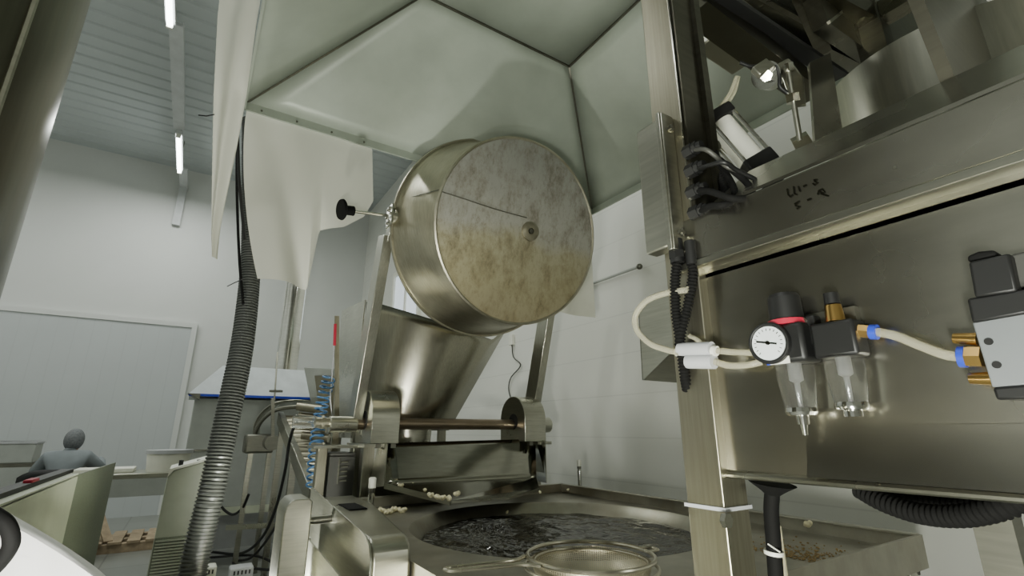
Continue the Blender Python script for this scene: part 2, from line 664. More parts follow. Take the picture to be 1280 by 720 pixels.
TINT = (.95, 1.0, .90)
for i, (x, y) in enumerate([(-.8, 5.0), (-.8, 8.8), (-3.4, 3.0), (-3.4, 7.5), (-1.9, 0), (1.2, -1.8)]):
    area('ceiling_lamp', (x, y, 5.5), 1.3, .25, 52, (x, y, 0), (.97, 1.0, .95))
area('wall_wash_lamp', (1.3, 5.6, 5.4), 1.3, .3, 45, (2.0, 5.2, 0), TINT)
# work lamp low at the fryer's left; the lamps after it are unseen fills
area('work_lamp', (.27, 2.22, .72), .10, .10, 25, (1.4, 2.5, 2.6), (.98, 1.0, .90))
area('front_fill', (-.75, -.3, .8), .25, .25, 45, (1.1, 2.3, 1.8), (.98, 1.0, .90))  # unseen fill added behind the viewpoint to brighten the fronts
area('near_fill', (-.15, -.12, .85), .12, .12, 13, (.2, 1.2, 1.2), (1.0, 1.0, .90))  # small unseen fill added to brighten the cloth and the post
area('cloth_fill', (-.15, .45, .92), .10, .10, 14, (-.15, 1.15, 1.1), (1.0, 1.0, .93))  # unseen fill added to push the cloth towards white
area('side_fill', (1.9, -1.6, 2.0), .5, .5, 6, (.9, 1.2, 1.4), (.97, 1.0, .88))  # weak unseen fill light from the right

wd = bpy.data.worlds.new('world')
scene.world = wd
wd.use_nodes = True
wd.node_tree.nodes['Background'].inputs[0].default_value = (.8, .9, .85, 1)
wd.node_tree.nodes['Background'].inputs[1].default_value = .25

# ------------------------------------------------------------------ extraction hood
HX0, HX1, HY0, HY1, HZ0 = 0, 2.47, -.6, 2.67, 3.0
TX0, TX1, TY0, TY1, HZ1 = .73, 1.74, .1, 2.03, 3.58
hood = thing('extraction_hood', 'large sheet-metal extraction hood hanging over the fryer, open below', 'hood', (1.235, 1.2, HZ1))
b = [V(HX0, HY0, HZ0), V(HX1, HY0, HZ0), V(HX1, HY1, HZ0), V(HX0, HY1, HZ0)]
tp = [V(TX0, TY0, HZ1), V(TX1, TY0, HZ1), V(TX1, TY1, HZ1), V(TX0, TY1, HZ1)]
for i in range(4):
    j = (i + 1) % 4
    def fn(u, v, i=i, j=j):
        lo = b[i].lerp(b[j], u)
        hi = tp[i].lerp(tp[j], u)
        q = lo.lerp(hi, v)
        w = math.sin(PI * u) * math.sin(PI * v)
        return q + Vector((0, 0, .018 * w * math.sin(5 * u + 3 * v + i)))
    MB().grid(fn, 16, 10).build('sheet_panel', M['steel_hood'], hood, solid=.003)
MB().grid(lambda u, v: (TX0 + (TX1 - TX0) * u, TY0 + (TY1 - TY0) * v, HZ1), 4, 4).build('top_panel', M['steel_hood'], hood, solid=.003)
for i in range(4):
    MB().bar(b[i], tp[i], .012, .012).build('seam_strip', M['steel_dark'], hood)
    MB().bar(tp[i] - V(0, 0, .004), tp[(i + 1) % 4] - V(0, 0, .004), .012, .012).build('seam_strip', M['steel_dark'], hood)
mb = MB()
for i in range(4):
    mb.bar(b[i] - V(0, 0, .02), b[(i + 1) % 4] - V(0, 0, .02), .012, .05)
mb.build('rim', M['steel_hood'], hood)
mb = MB()
for x, y in ((TX0 + .05, TY0 + .1), (TX1 - .05, TY0 + .1), (TX0 + .05, TY1 - .1), (TX1 - .05, TY1 - .1)):
    mb.tube([(x, y, HZ1), (x, y, CZ)], .008, 6)
mb.build('hanger_rods', M['steel_dark'], hood)


# ------------------------------------------------------------------ plastic film curtains
def sheet_from_poly(rows, y, wave, nx=26, mat='film', axis='Y'):
    """rows: list of (z, left, right) top to bottom -> draped sheet in plane axis=y"""
    def at(v):
        k = v * (len(rows) - 1)
        i = min(int(k), len(rows) - 2)
        f = k - i
        return [rows[i][q] + (rows[i + 1][q] - rows[i][q]) * f for q in range(3)]

    def fn(u, v):
        z, l, r = at(v)
        x = l + (r - l) * u
        return wave(x, y, z, u, v)
    return MB().grid(fn, nx, 40)


def row(pxl, pxr, Y):
    l, r = W(*pxl, Y=Y), W(*pxr, Y=Y)
    return ((l.z + r.z) / 2, l.x, r.x)


tz = 2.985
cur = thing('film_curtain', 'large milky plastic film sheet hanging from hood rim left of the pan', 'curtain', (.35, 2.7, 3.0))
# upper wide piece + lower left flap as one stepped sheet
CY = 2.70


BOT = [(0, W(322, 348, Y=CY)), (.34, W(368, 352, Y=CY)), (.52, W(389, 356, Y=CY)), (.57, W(404, 281, Y=CY)), (.80, W(432, 281, Y=CY)), (.93, W(455, 271, Y=CY)), (1, W(466, 252, Y=CY))]


def curfn(u, v):
    for (ua, a), (uc, c) in zip(BOT, BOT[1:]):
        if u <= uc:
            break
    p = a.lerp(c, (u - ua) / (uc - ua))
    w = v ** (.75 + .9 * (1 - u))
    xx = .01 + .695 * u + (p.x - .01 - .695 * u) * w
    z = tz + (p.z - tz) * v
    yy = CY + .02 + .03 * math.sin(xx * 13 + 1.2 * v) * v + .09 * math.exp(-((xx - .16 - .26 * v) / .07) ** 2) * v
    return (xx, yy, z)


MB().grid(curfn, 90, 50).build('film', M['film'], cur)
mb = MB()
for x in (.08, .26, .45, .64):
    mb.cyl((x, 2.675, 2.975), (x, 2.66, 2.975), .006, seg=8)
mb.build('rivets', M['steel_dark'], cur)

cur2 = thing('film_strip', 'narrow wrinkled milky film strip hanging at the left corner of the hood', 'curtain', (-.1, 2.4, 3.0))
left_e = [W(277, -25, s=2.25), W(272, 20, s=2.28), W(267, 120, s=2.36), W(265, 220, s=2.42), W(264, 300, s=2.45), W(266, 322, s=2.45)]
right_e = [W(330, -25, s=2.1), W(322, 20, s=2.15), W(308, 120, s=2.38), W(296, 185, s=2.44), W(276, 280, s=2.46), W(270, 322, s=2.46)]


def lerp_list(L, v):
    k = v * (len(L) - 1)
    i = min(int(k), len(L) - 2)
    return L[i].lerp(L[i + 1], k - i)


def c2(u, v):
    q = lerp_list(left_e, v).lerp(lerp_list(right_e, v), u)
    q += Vector((.02, .05, 0)) * math.sin(u * 5 + v * 4) * .7 * math.sin(PI * u)
    return q


MB().grid(c2, 24, 60).build('film', M['film'], cur2)
cur3 = thing('film_corner_sheet', 'pale film sheet hanging behind the right side of the round pan', 'curtain', (2.2, 2.69, 3.0))
zc = W(742, 397, Y=2.69).z
xr = W(740, 330, Y=2.69).x
MB().grid(lambda u, v: (1.75 + (xr - 1.75) * u, 2.69 + .02 * math.sin(u * 9 + v), tz + (zc - tz) * v), 24, 20).build('film', M['film'], cur3)
tag(MB().tube([W(248, 144, s=2.35), W(258, 145, s=2.36), W(268, 143, s=2.37)], .003, 6).build('loose_wire', M['black']), 'short dark wire end poking left out of the film strip', 'wire')
tag(MB().tube([W(284, 358, s=2.3), W(294, 353, s=2.3), W(304, 349, s=2.3)], .0022, 6).build('loose_wire', M['black']), 'short dark wire end poking left beside the corrugated hose', 'wire')

# ------------------------------------------------------------------ corrugated hose
hz = thing('corrugated_hose', 'thick dark corrugated hose hanging down from the hood corner', 'hose', (.1, 2.5, .0))
hp = [W(312, 150, s=3.0), W(313, 220, s=2.9), W(314, 290, s=2.8), W(312, 350, s=2.7), W(303, 430, s=2.55), W(287, 510, s=2.4), W(268, 600, s=2.25), W(251, 670, s=2.16), W(241, 720, s=2.1), W(236, 790, s=2.02), V(.15, 2.75, .22), V(.22, 2.9, .06)]
MB().tube(hp, lambda t: .040 + .014 * min(1, t * 2), 24, smooth=10, ripple=(.0155, .0035)).build('hose_body', M['hose'], hz, angle=60)
MB().tube([W(297, 162, s=2.6), W(299, 225, s=2.6), W(306, 300, s=2.6)], .008, 10, smooth=8).build('cable', M['black'], hz)
MB().tube([W(297, 160, s=2.62), W(296, 230, s=2.62), W(299, 320, s=2.6), W(304, 380, s=2.5)], .007, 10, smooth=8).build('cable', M['blackrub'], hz)

# ------------------------------------------------------------------ frying kettle (table with round pan)
KX, KY, KR = 1.475, 1.91, .60
Z_TAB, Z_OIL = .90, .85
ket = thing('frying_kettle', 'square stainless frying table with a round sunken oil pan', 'fryer', (KX, 1.83, 0))
tx0, tx1, ty0, ty1 = .64, 2.22, .82, 2.84


def square_pt(a):
    dx, dy = math.cos(a), math.sin(a)
    k = 1e9
    if dx > 1e-9: k = min(k, (tx1 - KX) / dx)
    if dx < -1e-9: k = min(k, (tx0 - KX) / dx)
    if dy > 1e-9: k = min(k, (ty1 - KY) / dy)
    if dy < -1e-9: k = min(k, (ty0 - KY) / dy)
    return V(KX + dx * k, KY + dy * k, Z_TAB)


angs = sorted([2 * PI * k / 96 for k in range(96)] + [math.atan2(y - KY, x - KX) % (2 * PI) for x in (tx0, tx1) for y in (ty0, ty1)])
outer = [square_pt(a) for a in angs]
ringA = [V(KX + .665 * math.cos(a), KY + .665 * math.sin(a), Z_TAB) for a in angs]
ringB = [V(KX + .655 * math.cos(a), KY + .655 * math.sin(a), Z_TAB - .006) for a in angs]
MB().ring_loft([[p - V(0, 0, .03) for p in outer], outer, ringA], cap=False).build('table_top', M['steel_table'], ket)
ringC = [V(KX + (KR - .03) * math.cos(a), KY + (KR - .03) * math.sin(a), Z_OIL - .06) for a in angs]
ringD = [V(KX + .50 * math.cos(a), KY + .50 * math.sin(a), .55) for a in angs]
mb = MB()
mb.ring_loft([ringA, ringB, ringC, ringD], cap=False)
mb.build('pan_wall', M['steel_table'], ket)
MB().cyl((KX, KY, .5), (KX, KY, .56), .51).build('pan_floor', M['steel_dark'], ket)
mb = MB()
mb.box((tx0, ty1 - .012, Z_TAB - .03), (tx1, ty1, .95)).box((tx1 - .012, ty0, Z_TAB - .03), (tx1, ty1, .95))
mb.box((tx1 - .03, ty0, .944), (tx1 + .006, ty1 + .006, .952)).box((tx0, ty1 - .03, .944), (tx1, ty1 + .006, .952))
mb.build('raised_lip', M['steel_table'], ket, bevel=.002)
MB().box((tx0, ty0 - .008, .845), (tx1 + .006, ty0 + .004, .95)).build('front_apron', M['steel_table'], ket, bevel=.002)
MB().box((tx0 - .006, ty0, .845), (tx0, ty1, .918)).build('side_apron', M['steel_table'], ket)
for x in (tx0 + .04, tx1 - .06):
    for y in (ty0 + .04, ty1 - .06):
        MB().box((x - .025, y - .025, 0), (x + .025, y + .025, Z_TAB - .04)).build('leg', M['steel'], ket, bevel=.004)
MB().box((tx0, ty0 + .02, Z_TAB - .08), (tx0 + .04, ty1 - .02, Z_TAB - .03)).box((tx1 - .04, ty0 + .02, Z_TAB - .08), (tx1, ty1 - .02, Z_TAB - .03)).box((tx0, ty0 + .02, Z_TAB - .08), (tx1, ty0 + .05, Z_TAB - .03)).build('under_frame', M['steel_dark'], ket)


def oilfn(u, v):
    a = 2 * PI * u
    r = KR * 1.005 * v ** .7
    x, y = KX + r * math.cos(a), KY + r * math.sin(a)
    h = .006 * noise.noise(Vector((x * 9, y * 9, 0))) + .004 * noise.noise(Vector((x * 25, y * 14, 3)))
    d = (V(x, y, 0) - V(1.28, 2.2, 0)).length
    h += .026 * math.exp(-(d / .09) ** 2) * abs(noise.noise(Vector((x * 45, y * 45, 7)))) * 2
    d2 = (V(x, y, 0) - V(1.16, 1.85, 0)).length
    h += .010 * math.exp(-(d2 / .16) ** 2) * noise.noise(Vector((x * 30, y * 30, 1)))
    sw = math.sin(8 * math.atan2(y - 1.9, x - 1.62) + 38 * math.hypot(x - 1.62, y - 1.9))
    h += .0016 * sw
    return (x, y, Z_OIL + h)


oil = MB().grid(oilfn, 260, 120).build('frying_oil', M['oil'], angle=80)
tag(oil, 'dark brown rippling hot oil filling the round pan of the fryer', 'oil', kind='stuff')


def pin(x, y, label):
    t = thing('white_capped_pin', label, 'pin', (x, y, .95), 'upright locating pins on the fryer table')
    MB().cyl((x, y, Z_TAB), (x, y, 1.03), .014).cyl((x, y, 1.03), (x, y, 1.045), .010).build('post', M['chrome'], t)
    MB().hexnut((x, y, 1.035), (x, y, 1.055), .015).build('nut', M['steel_dark'], t)
    MB().cyl((x, y, 1.055), (x, y, 1.095), .0165).sphere((x, y, 1.095), .0165, (1, 1, .35)).build('cap', M['white'], t)


q = W(725, 612, Z=.90)
pin(q.x, q.y, 'metal pin with white cap at the back corner of the fryer table')
q = W(460, 658, Z=.90)
pin(q.x + .005, q.y, 'metal pin with white cap at the left of the fryer, before the cabinet')

# ------------------------------------------------------------------ tipping pan on its frame
RC = V(1.495, 2.655, 2.535)
TH = .231
nx = V(0, -math.cos(TH), -math.sin(TH))
DP, R1, R2 = .44, .65, .555
SH = V(1.5, 3.1, 1.34)
pan = thing('tipping_pan', 'big round stained steel pan tipped up on two arms above the fryer', 'pan', tuple(SH))
MB().lathe(RC, nx, [(0, R1), (.02, R1 - .012), (.05, R1 - .03), (.25, R2 + .022), (DP - .02, R2), (DP, R2 - .012)], 96).build('side_wall', M['pansteel'], pan, solid=.004)
C = RC + nx * DP
MB().lathe(C, nx, [(-.002, R2 - .012), (.001, R2 - .05), (.001, .01), (.001, .0001)], 96).build('bottom_plate', M['panbottom'], pan)
MB().lathe(C, nx, [(-.014, R2 + .001), (-.012, R2 + .004), (.000, R2 + .003), (.004, R2 - .006), (.001, R2 - .012)], 96).build('bottom_seam', M['pansteel'], pan)
MB().lathe(RC, nx, [(-.012, R1 - .004), (-.012, R1 + .006), (0, R1 + .010), (.012, R1 + .006), (.012, R1 - .006)], 96).build('rim', M['pansteel'], pan)
q = C + V(.055, 0, .01)
bs = MB().lathe(q, nx, [(0, .060), (.012, .058), (.016, .050), (.016, .02), (.008, .018), (.008, .0001)], 32).build('drain_boss', M['pansteel'], pan)
MB().lathe(q, nx, [(.0085, .016), (.016, .014), (.016, .0001)], 16).build('plug', M['steel_dark'], bs)
# weld seam across the bottom and round the side
rot = Matrix.Rotation(-TH, 3, 'X')
eu = V(1, 0, 0)
ev = nx.cross(eu).normalized()
if ev.z < 0: ev = -ev
pts = [C + nx * .0025 + eu * x + ev * (.085 - .02 * x + .004 * math.sin(9 * x)) for x in [-.53 + .05 * i for i in range(12)]]
MB().tube(pts, .003, 6).build('weld_seam', M['steel_dark'], pan)
pts = [RC + nx * d + eu * (-(R1 - .03 - (R1 - .03 - R2) * d / DP)) * .985 + ev * .11 for d in (.05, .15, .25, .35, .43)]
MB().tube(pts, .003, 6).build('weld_seam', M['steel_dark'], pan)
# arms
for sx, x, px0, px1 in ((-1, .86, 0, 0), (1, 2.165, 0, 0)):
    top = V(x, 2.80, 2.46)
    bot = V(x, 3.14, 1.36)
    arm = MB().bar(bot, top, .06, .13, up=(0, 1, .3)).build('arm', M['steel_v'], pan, bevel=.004)
    MB().bar(V(x, 2.80, 2.40), V(x + (.0 if sx > 0 else -.01), 2.63, 2.58), .014, .07, up=(0, 1, 0)).build('arm_plate', M['steel'], pan, bevel=.002)
    MB().cyl((x - .03, 2.66, 2.535), (x + .03, 2.66, 2.535), .045).build('pivot', M['steel'], pan)
for k in range(6):
    a = k * PI / 3
    MB().hexnut((.815, 2.66 + .036 * math.cos(a), 2.535 + .05 * math.sin(a)), (.835, 2.66 + .036 * math.cos(a), 2.535 + .05 * math.sin(a)), .009).build('bolt', M['steel_dark'], pan)
MB().box((.826, 2.61, 2.47), (.836, 2.71, 2.60)).build('pivot_flange', M['steel'], pan, bevel=.002)
hd = MB().tube([W(432, 263, s=2.72), V(.82, 2.66, 2.535)], .0095, 12).build('lock_rod', M['chrome'], pan)
k0 = W(428, 262, s=2.72)
ax = (V(.82, 2.66, 2.535) - k0).normalized()
MB().lathe(k0, ax, [(-.012, .0001), (-.012, .056), (0, .060), (.006, .054), (.008, .026), (.065, .028), (.067, .0001)], 28).build('hand_knob', M['blackrub'], hd)
MB().cyl((.72, 3.1, 1.34), (2.24, 3.1, 1.34), .036).build('shaft', M['shaft'], pan)
MB().cyl((2.2, 3.1, 1.34), (2.31, 3.1, 1.34), .056).build('shaft_collar', M['steel'], pan, bevel=.004)
MB().cyl((.70, 3.1, 1.335), (.86, 3.1, 1.335), .047).build('shaft_collar', M['steel'], pan, bevel=.003)
MB().cyl((.62, 3.1, 1.345), (.70, 3.1, 1.345), .028).cyl((.655, 3.1, 1.345), (.67, 3.1, 1.345), .036, seg=8).build('rotary_joint', M['steel_post'], pan)
for dz in (-.02, .02):
    MB().cyl((.50, 3.1, 1.35 + dz), (.63, 3.1, 1.345 + dz * .5), .018, .022, seg=16).build('air_fitting', M['clear'], pan)

# bearing housings
for x0, x1, lb in ((.905, 1.075, 'round-topped steel bearing housing at the left end of the shaft'), (1.985, 2.165, 'round-topped steel bearing housing at the right end of the shaft')):
    t = thing('bearing_housing', lb, 'bearing housing', ((x0 + x1) / 2, 3.1, 1.2), 'bearing housings carrying the shaft')
    prof = [(3.1 + .165 * math.cos(a), 1.375 + .165 * math.sin(a)) for a in [PI * k / 24 for k in range(25)]] + [(2.935, 1.225), (3.265, 1.225)]
    MB().prism([(x0, y, z) for y, z in prof], (x1 - x0, 0, 0)).build('shell', M['steel'], t, bevel=.004)
    MB().cyl((x0 - .004, 3.085, 1.36), (x0 + .002, 3.085, 1.36), .055).build('shaft_hole', M['black'], t)
    MB().box((x0 + .03, 2.925, 1.20), (x0 + .06, 2.95, 1.225)).box((x1 - .05, 2.925, 1.20), (x1 - .02, 2.95, 1.225)).build('foot', M['steel_dark'], t)

# ------------------------------------------------------------------ outlet chute under the shaft
ch = thing('discharge_chute', 'wide polished steel chute below the shaft tipping onto the fryer', 'chute', (1.5, 2.9, .95))
A, B_ = V(.99, 3.02, 1.225), V(2.13, 3.02, 1.24)
Cc, D_ = V(1.98, 2.80, 1.00), V(.95, 2.77, 1.015)
MB().grid(lambda u, v: A.lerp(B_, u).lerp(D_.lerp(Cc, u), v), 12, 8).build('back_plate', M['steel_mirror'], ch, solid=.004)
P1, P2, P3 = W(563, 627, Z=.952), W(636, 622, Z=.952), W(674, 611, Z=.955)
mb = MB()
mb.prism([D_, P1, P2, P3, Cc], (0, 0, .004))
mb.build('spout_plate', M['steel_mirror'], ch, smooth=False)
MB().bar(D_ - V(0, 0, .004), P1 - V(0, 0, .004), .006, .028).build('edge_lip', M['steel'], ch)
MB().bar(P1 + V(0, 0, -.004), P2 + V(0, 0, -.004), .006, .012).bar(P2 + V(0, 0, -.004), P3 + V(0, 0, -.004), .006, .012).build('front_lip', M['steel'], ch)
MB().prism([V(.985, 3.02, 1.235), V(.985, 2.86, 1.225), V(.945, 2.76, 1.01), V(.945, 3.02, .98)], (-.005, 0, 0)).build('side_cheek', M['steel'], ch)
MB().prism([V(2.13, 3.02, 1.24), V(2.13, 2.9, 1.23), V(2.0, 2.72, .975), V(2.06, 3.02, .97)], (.006, 0, 0)).build('side_cheek', M['steel_mirror'], ch)
fr = thing('pan_stand', 'welded steel frame under the shaft holding the bearing housings', 'frame', (1.5, 3.15, 0))
for x in (.93, 2.15):
    MB().box((x - .035, 3.03, 0), (x + .035, 3.10, 1.225)).build('upright', M['steel_v'], fr, bevel=.004)
    MB().box((x - .035, 3.24, 0), (x + .035, 3.31, 1.225)).build('upright', M['steel_v'], fr, bevel=.004)
    MB().box((x - .06, 2.93, 1.205), (x + .06, 3.31, 1.225)).build('bearing_plate', M['steel'], fr)
MB().box((.93, 3.24, .2), (2.15, 3.30, .26)).build('cross_bar', M['steel'], fr)
MB().box((.90, 3.035, .25), (2.15, 3.04, 1.0)).build('rear_skirt', M['steel_dark'], fr)

# ------------------------------------------------------------------ curved hopper behind the pan
hop = thing('curved_hopper', 'tall curved stainless hopper standing behind the tipping pan', 'hopper', (1.4, 3.6, 0))


def hopfn(u, v):
    # u across, v from top edge to bottom
    xt = .945 + u * 1.20
    zt = 2.20 - .22 * math.sin(min(1, u * 1.25) * PI / 2) + (.16 * max(0, u - .8) / .2)
    yt = 3.42 - .27 * math.sin(PI * u)
    xb = .96 + u * .70
    yb = 3.48 - .17 * math.sin(PI * u)
    zb = 1.30
    k = v
    return (xt + (xb - xt) * k, yt + (yb - yt) * k, zt + (zb - zt) * k)


MB().grid(hopfn, 48, 12).build('front_shell', M['steel_funnel'], hop, solid=.004)
MB().cyl((1.31, 3.40, 1.12), (1.31, 3.42, 1.30), .15, .17).build('outlet_spout', M['steel'], hop)
q1 = W(427, 384, X=.93)
MB().prism([V(.935, 3.42, 2.20), V(.935, q1.y, q1.z - .03), V(.935, 4.05, 1.25), V(.935, 3.48, 1.25)], (.006, 0, 0)).build('side_plate', M['steel'], hop)
MB().prism([V(.94, 4.05, 2.2), V(2.15, 4.05, 2.2), V(1.7, 4.0, 1.3), V(.94, 4.0, 1.3)], (0, .006, 0)).build('rear_plate', M['steel'], hop)
MB().tube([V(1.25, 3.46, 1.9), V(2.0, 3.7, 2.05)], .012, 8).build('brace', M['steel_dark'], hop)
for x, y in ((.98, 4.02), (1.66, 4.0), (.98, 3.52), (1.62, 3.52)):
    MB().box((x - .025, y - .025, 0), (x + .025, y + .025, 1.35)).build('leg', M['steel_v'], hop)

st = thing('sensor_post', 'thin upright post with red switch beside the curved hopper', 'post', (.72, 3.45, 0))
MB().bar(W(421, 395, Y=3.45), W(421, 525, Y=3.45), .03, .012, up=(0, 1, 0)).build('rail', M['steel_post'], st)
z0 = W(421, 525, Y=3.45)
MB().box((z0.x - .02, 3.44, 0), (z0.x + .02, 3.47, z0.z)).build('foot_rail', M['steel_post'], st)
a0, a1 = W(419, 405, Y=3.42), W(418, 432, Y=3.42)
MB().bar(a0, a1, .016, .016, up=(0, 1, 0)).build('red_switch', M['red'], st)
MB().tube([a1, W(415, 470, Y=3.42), W(413, 500, Y=3.42), W(418, 535, Y=3.4)], .005, 8, smooth=6).build('wire', M['greyplastic'], st)

# dark cabinet with louvres behind the left pin
cb = thing('louvred_cabinet', 'dark grey cabinet with small louvres below the left end of the shaft', 'cabinet', (.85, 3.5, 0))
MB().box((.72, 3.16, 0), (.89, 3.42, 1.17)).build('case', M['cabinet'], cb, bevel=.004)
MB().box((.735, 3.145, .02), (.885, 3.16, 1.15)).build('door', M['cabinet'], cb, bevel=.002)
lv = W(431, 590, Y=3.14)
for k in range(5):
    MB().box((lv.x - .028, 3.133, lv.z - .052 + k * .026), (lv.x + .012, 3.147, lv.z - .044 + k * .026)).build('louvre', M['steel'], cb)
MB().box((lv.x - .04, 3.135, lv.z - .065), (lv.x - .034, 3.147, lv.z + .075)).build('handle', M['steel'], cb)
sd = thing('support_upright', 'pale square steel upright left of the louvred cabinet', 'upright', (.66, 3.2, 0))
MB().box((.655, 3.10, 0), (.71, 3.16, 1.20)).build('upright', M['steel_post'], sd, bevel=.004)
MB().box((.62, 3.06, 1.20), (.95, 3.24, 1.215)).build('top_plate', M['steel'], sd)

# ------------------------------------------------------------------ guard box at the kettle's left edge
gb = thing('loading_guard', 'stainless box with rounded corner and tall side plate left of the fryer', 'guard', (.6, 2.0, 0))
sp_ = [V(.5, 2.40, 1.062), V(.5, 1.64, 1.006), V(.5, 1.585, .998), V(.5, 1.545, .98), V(.5, 1.52, .945), V(.5, 1.515, .70), V(.5, 1.515, .0), V(.5, 2.40, .0)]
MB().prism(sp_, (-.006, 0, 0)).build('side_plate', M['steel'], gb, bevel=.001)
bx = [V(0, 1.55, 0), V(0, 1.55, .93), V(0, 1.56, .965), V(0, 1.59, .985), V(0, 1.64, .99), V(0, 2.30, 1.0), V(0, 2.30, 0)]
bxl = [V(.506, p.y, p.z) for p in bx]
bxr = [V(.631 + .10 * max(0, (p.y - 1.6)) / .7, p.y, p.z) for p in bx]
MB().ring_loft([bxl, bxr]).build('box', M['steel'], gb, bevel=.012)
MB().box((.52, 2.301, .80), (.74, 2.62, .992)).build('rear_box', M['steel'], gb, bevel=.006)
MB().box((.585, 2.10, .985), (.655, 2.28, 1.0015)).build('slot', M['conduit'], gb)
mg = thing('drive_cover', 'narrow rounded stainless drive cover at the far left of the fryer', 'cover', (.35, 2.1, 0))
cv = [V(.315, 1.9, 0), V(.315, 1.9, 1.03), V(.32, 1.9, 1.055), V(.335, 1.9, 1.072), V(.35, 1.9, 1.076), V(.39, 1.9, 1.076), V(.402, 1.9, 1.065), V(.402, 1.9, 0)]
MB().prism(cv, (0, .16, 0)).build('shell', M['steel'], mg, bevel=.004)
MB().cyl((.40, 2.0, .99), (.494, 2.0, .99), .014).build('axle', M['steel_dark'], mg)
pl = thing('sloped_guard_plate', 'thin sloping steel plate between drive cover and loading guard', 'plate', (.45, 2.0, 0))
g = [W(380, 668, X=.44), W(430, 727, X=.44)]
MB().prism([g[0], g[1], V(.44, g[1].y, 0), V(.44, g[0].y, 0)], (.005, 0, 0)).build('plate', M['steel'], pl)
MB().cyl((.42, g[0].y - .02, g[0].z - .02), (.46, g[0].y - .02, g[0].z - .02), .012).cyl((.432, g[0].y - .2, g[0].z - .16), (.438, g[0].y - .2, g[0].z - .16), .008).build('bolt', M['chrome'], pl)

# ------------------------------------------------------------------ strainer on the table corner
sc_ = W(738, 694, Z=1.03)
sr = thing('wire_strainer', 'round long-handled wire strainer lying on the near corner of the fryer', 'strainer', (sc_.x, sc_.y, .95))
RS = .142


def ring(c, r, tr, n=64, z=0):
    pts = [V(c[0] + r * math.cos(2 * PI * k / n), c[1] + r * math.sin(2 * PI * k / n), c[2] + z) for k in range(n)]
    rings = []
    for k in range(n):
        a = 2 * PI * k / n
        e = V(math.cos(a), math.sin(a), 0)
        rings.append([pts[k] + (e * math.cos(2 * PI * j / 8) + V(0, 0, 1) * math.sin(2 * PI * j / 8)) * tr for j in range(8)])
    m = MB()
    m.ring_loft(rings + [rings[0]], cap=False)
    return m


ring(sc_, RS, .0045).build('rim', M['wire'], sr)
ring(sc_, RS - .016, .003, z=-.012).build('inner_ring', M['wire'], sr)
ring(sc_, RS + .006, .004, z=-.022).build('outer_ring', M['wire'], sr)


def bask(u, v):
    a = 2 * PI * u
    th = v * PI / 2
    r = (RS - .01) * math.cos(th) ** .7 if v < .999 else .0008
    return (sc_.x + r * math.cos(a), sc_.y + r * math.sin(a), sc_.z - .008 - .072 * math.sin(th))


MB().grid(bask, 80, 20, uv=True).build('mesh_basket', M['mesh'], sr)
h0 = V(sc_)
hdir = (W(560, 712, Z=1.03) - h0).normalized()
sdv = V(-hdir.y, hdir.x, 0)
hl = (W(556, 712, Z=1.03) - h0).length
hp_ = [h0 + hdir * (RS + .0) + sdv * .045, h0 + hdir * (RS + .04) + sdv * .018, h0 + hdir * (hl - .05) + sdv * .014, h0 + hdir * (hl - .01) + sdv * .012, h0 + hdir * hl,
       h0 + hdir * (hl - .01) - sdv * .012, h0 + hdir * (hl - .05) - sdv * .014, h0 + hdir * (RS + .04) - sdv * .018, h0 + hdir * (RS + .0) - sdv * .045]
MB().tube(hp_, .0042, 10, smooth=8).build('handle', M['wire'], sr)
hk = [h0 - hdir * RS + sdv * .02, h0 - hdir * (RS + .03) + sdv * .014, h0 - hdir * (RS + .035), h0 - hdir * (RS + .03) - sdv * .014, h0 - hdir * RS - sdv * .02]
MB().tube(hk, .0035, 8, smooth=6).build('rest_hook', M['wire'], sr)

# ------------------------------------------------------------------ popcorn
def popcorn_mesh(seed):
    rnd = random.Random(seed)
    m = MB()
    m.sphere((0, 0, 0), .012, sub=2)
    for _ in range(6):
        a = rnd.uniform(0, 2 * PI)
        e = rnd.uniform(-.6, 1)
        m.sphere((.009 * math.cos(a), .009 * math.sin(a), .007 * e), rnd.uniform(.006, .010), sub=2)
    return m


protos = [popcorn_mesh(k).build('popcorn_piece', M['popcorn'], angle=80) for k in range(3)]
used = set()


def pop(i, loc, sc, label, group):
    i %= 3
    if i in used:
        o = protos[i].copy()
        COL.objects.link(o)
    else:
        o = protos[i]
        used.add(i)
    o.location = loc
    o.scale = (sc, sc, sc)
    o.rotation_euler = (random.uniform(-.4, .4), random.uniform(-.4, .4), random.uniform(0, 6))
    tag(o, label, 'popcorn', group)


LB1 = 'small white popped corn piece lying on the polished chute below the shaft'
k = 0
for px, py in ((491, 603), (501, 605), (516, 603), (538, 617), (547, 619), (553, 620), (561, 621), (571, 615), (548, 600), (530, 612)):
    z = .985 if py > 609 else 1.01
    pop(k, W(px, py + 2, Z=z), 1.05, LB1, 'popcorn on the chute')
    k += 1
LB2 = 'small white popped corn piece lying on the table left of the oil'
for j in range(15):
    q = W(474 + j * 2.3, 638 + random.uniform(-2, 3), Z=Z_TAB + .008)
    q.y = min(q.y, 2.80)
    pop(k, q, random.uniform(.8, 1.05), LB2, 'popcorn on the table left of the pan')
    k += 1
pop(k, W(675, 615, Z=.965), .6, 'single popped corn piece at the right end of the chute spout', None); k += 1
pop(k, W(710, 612, Z=.957), .55, 'single popped corn piece on the back lip beside the white-capped pin', None); k += 1
pop(k, W(1010, 655, Z=.957), .95, 'pale popcorn lump on the back lip at the right end of the fryer', None); k += 1
pop(k, W(634, 640, Z=.872), .6, 'single popped corn piece floating at the far edge of the oil', None); k += 1
mb = MB()
rnd = random.Random(3)
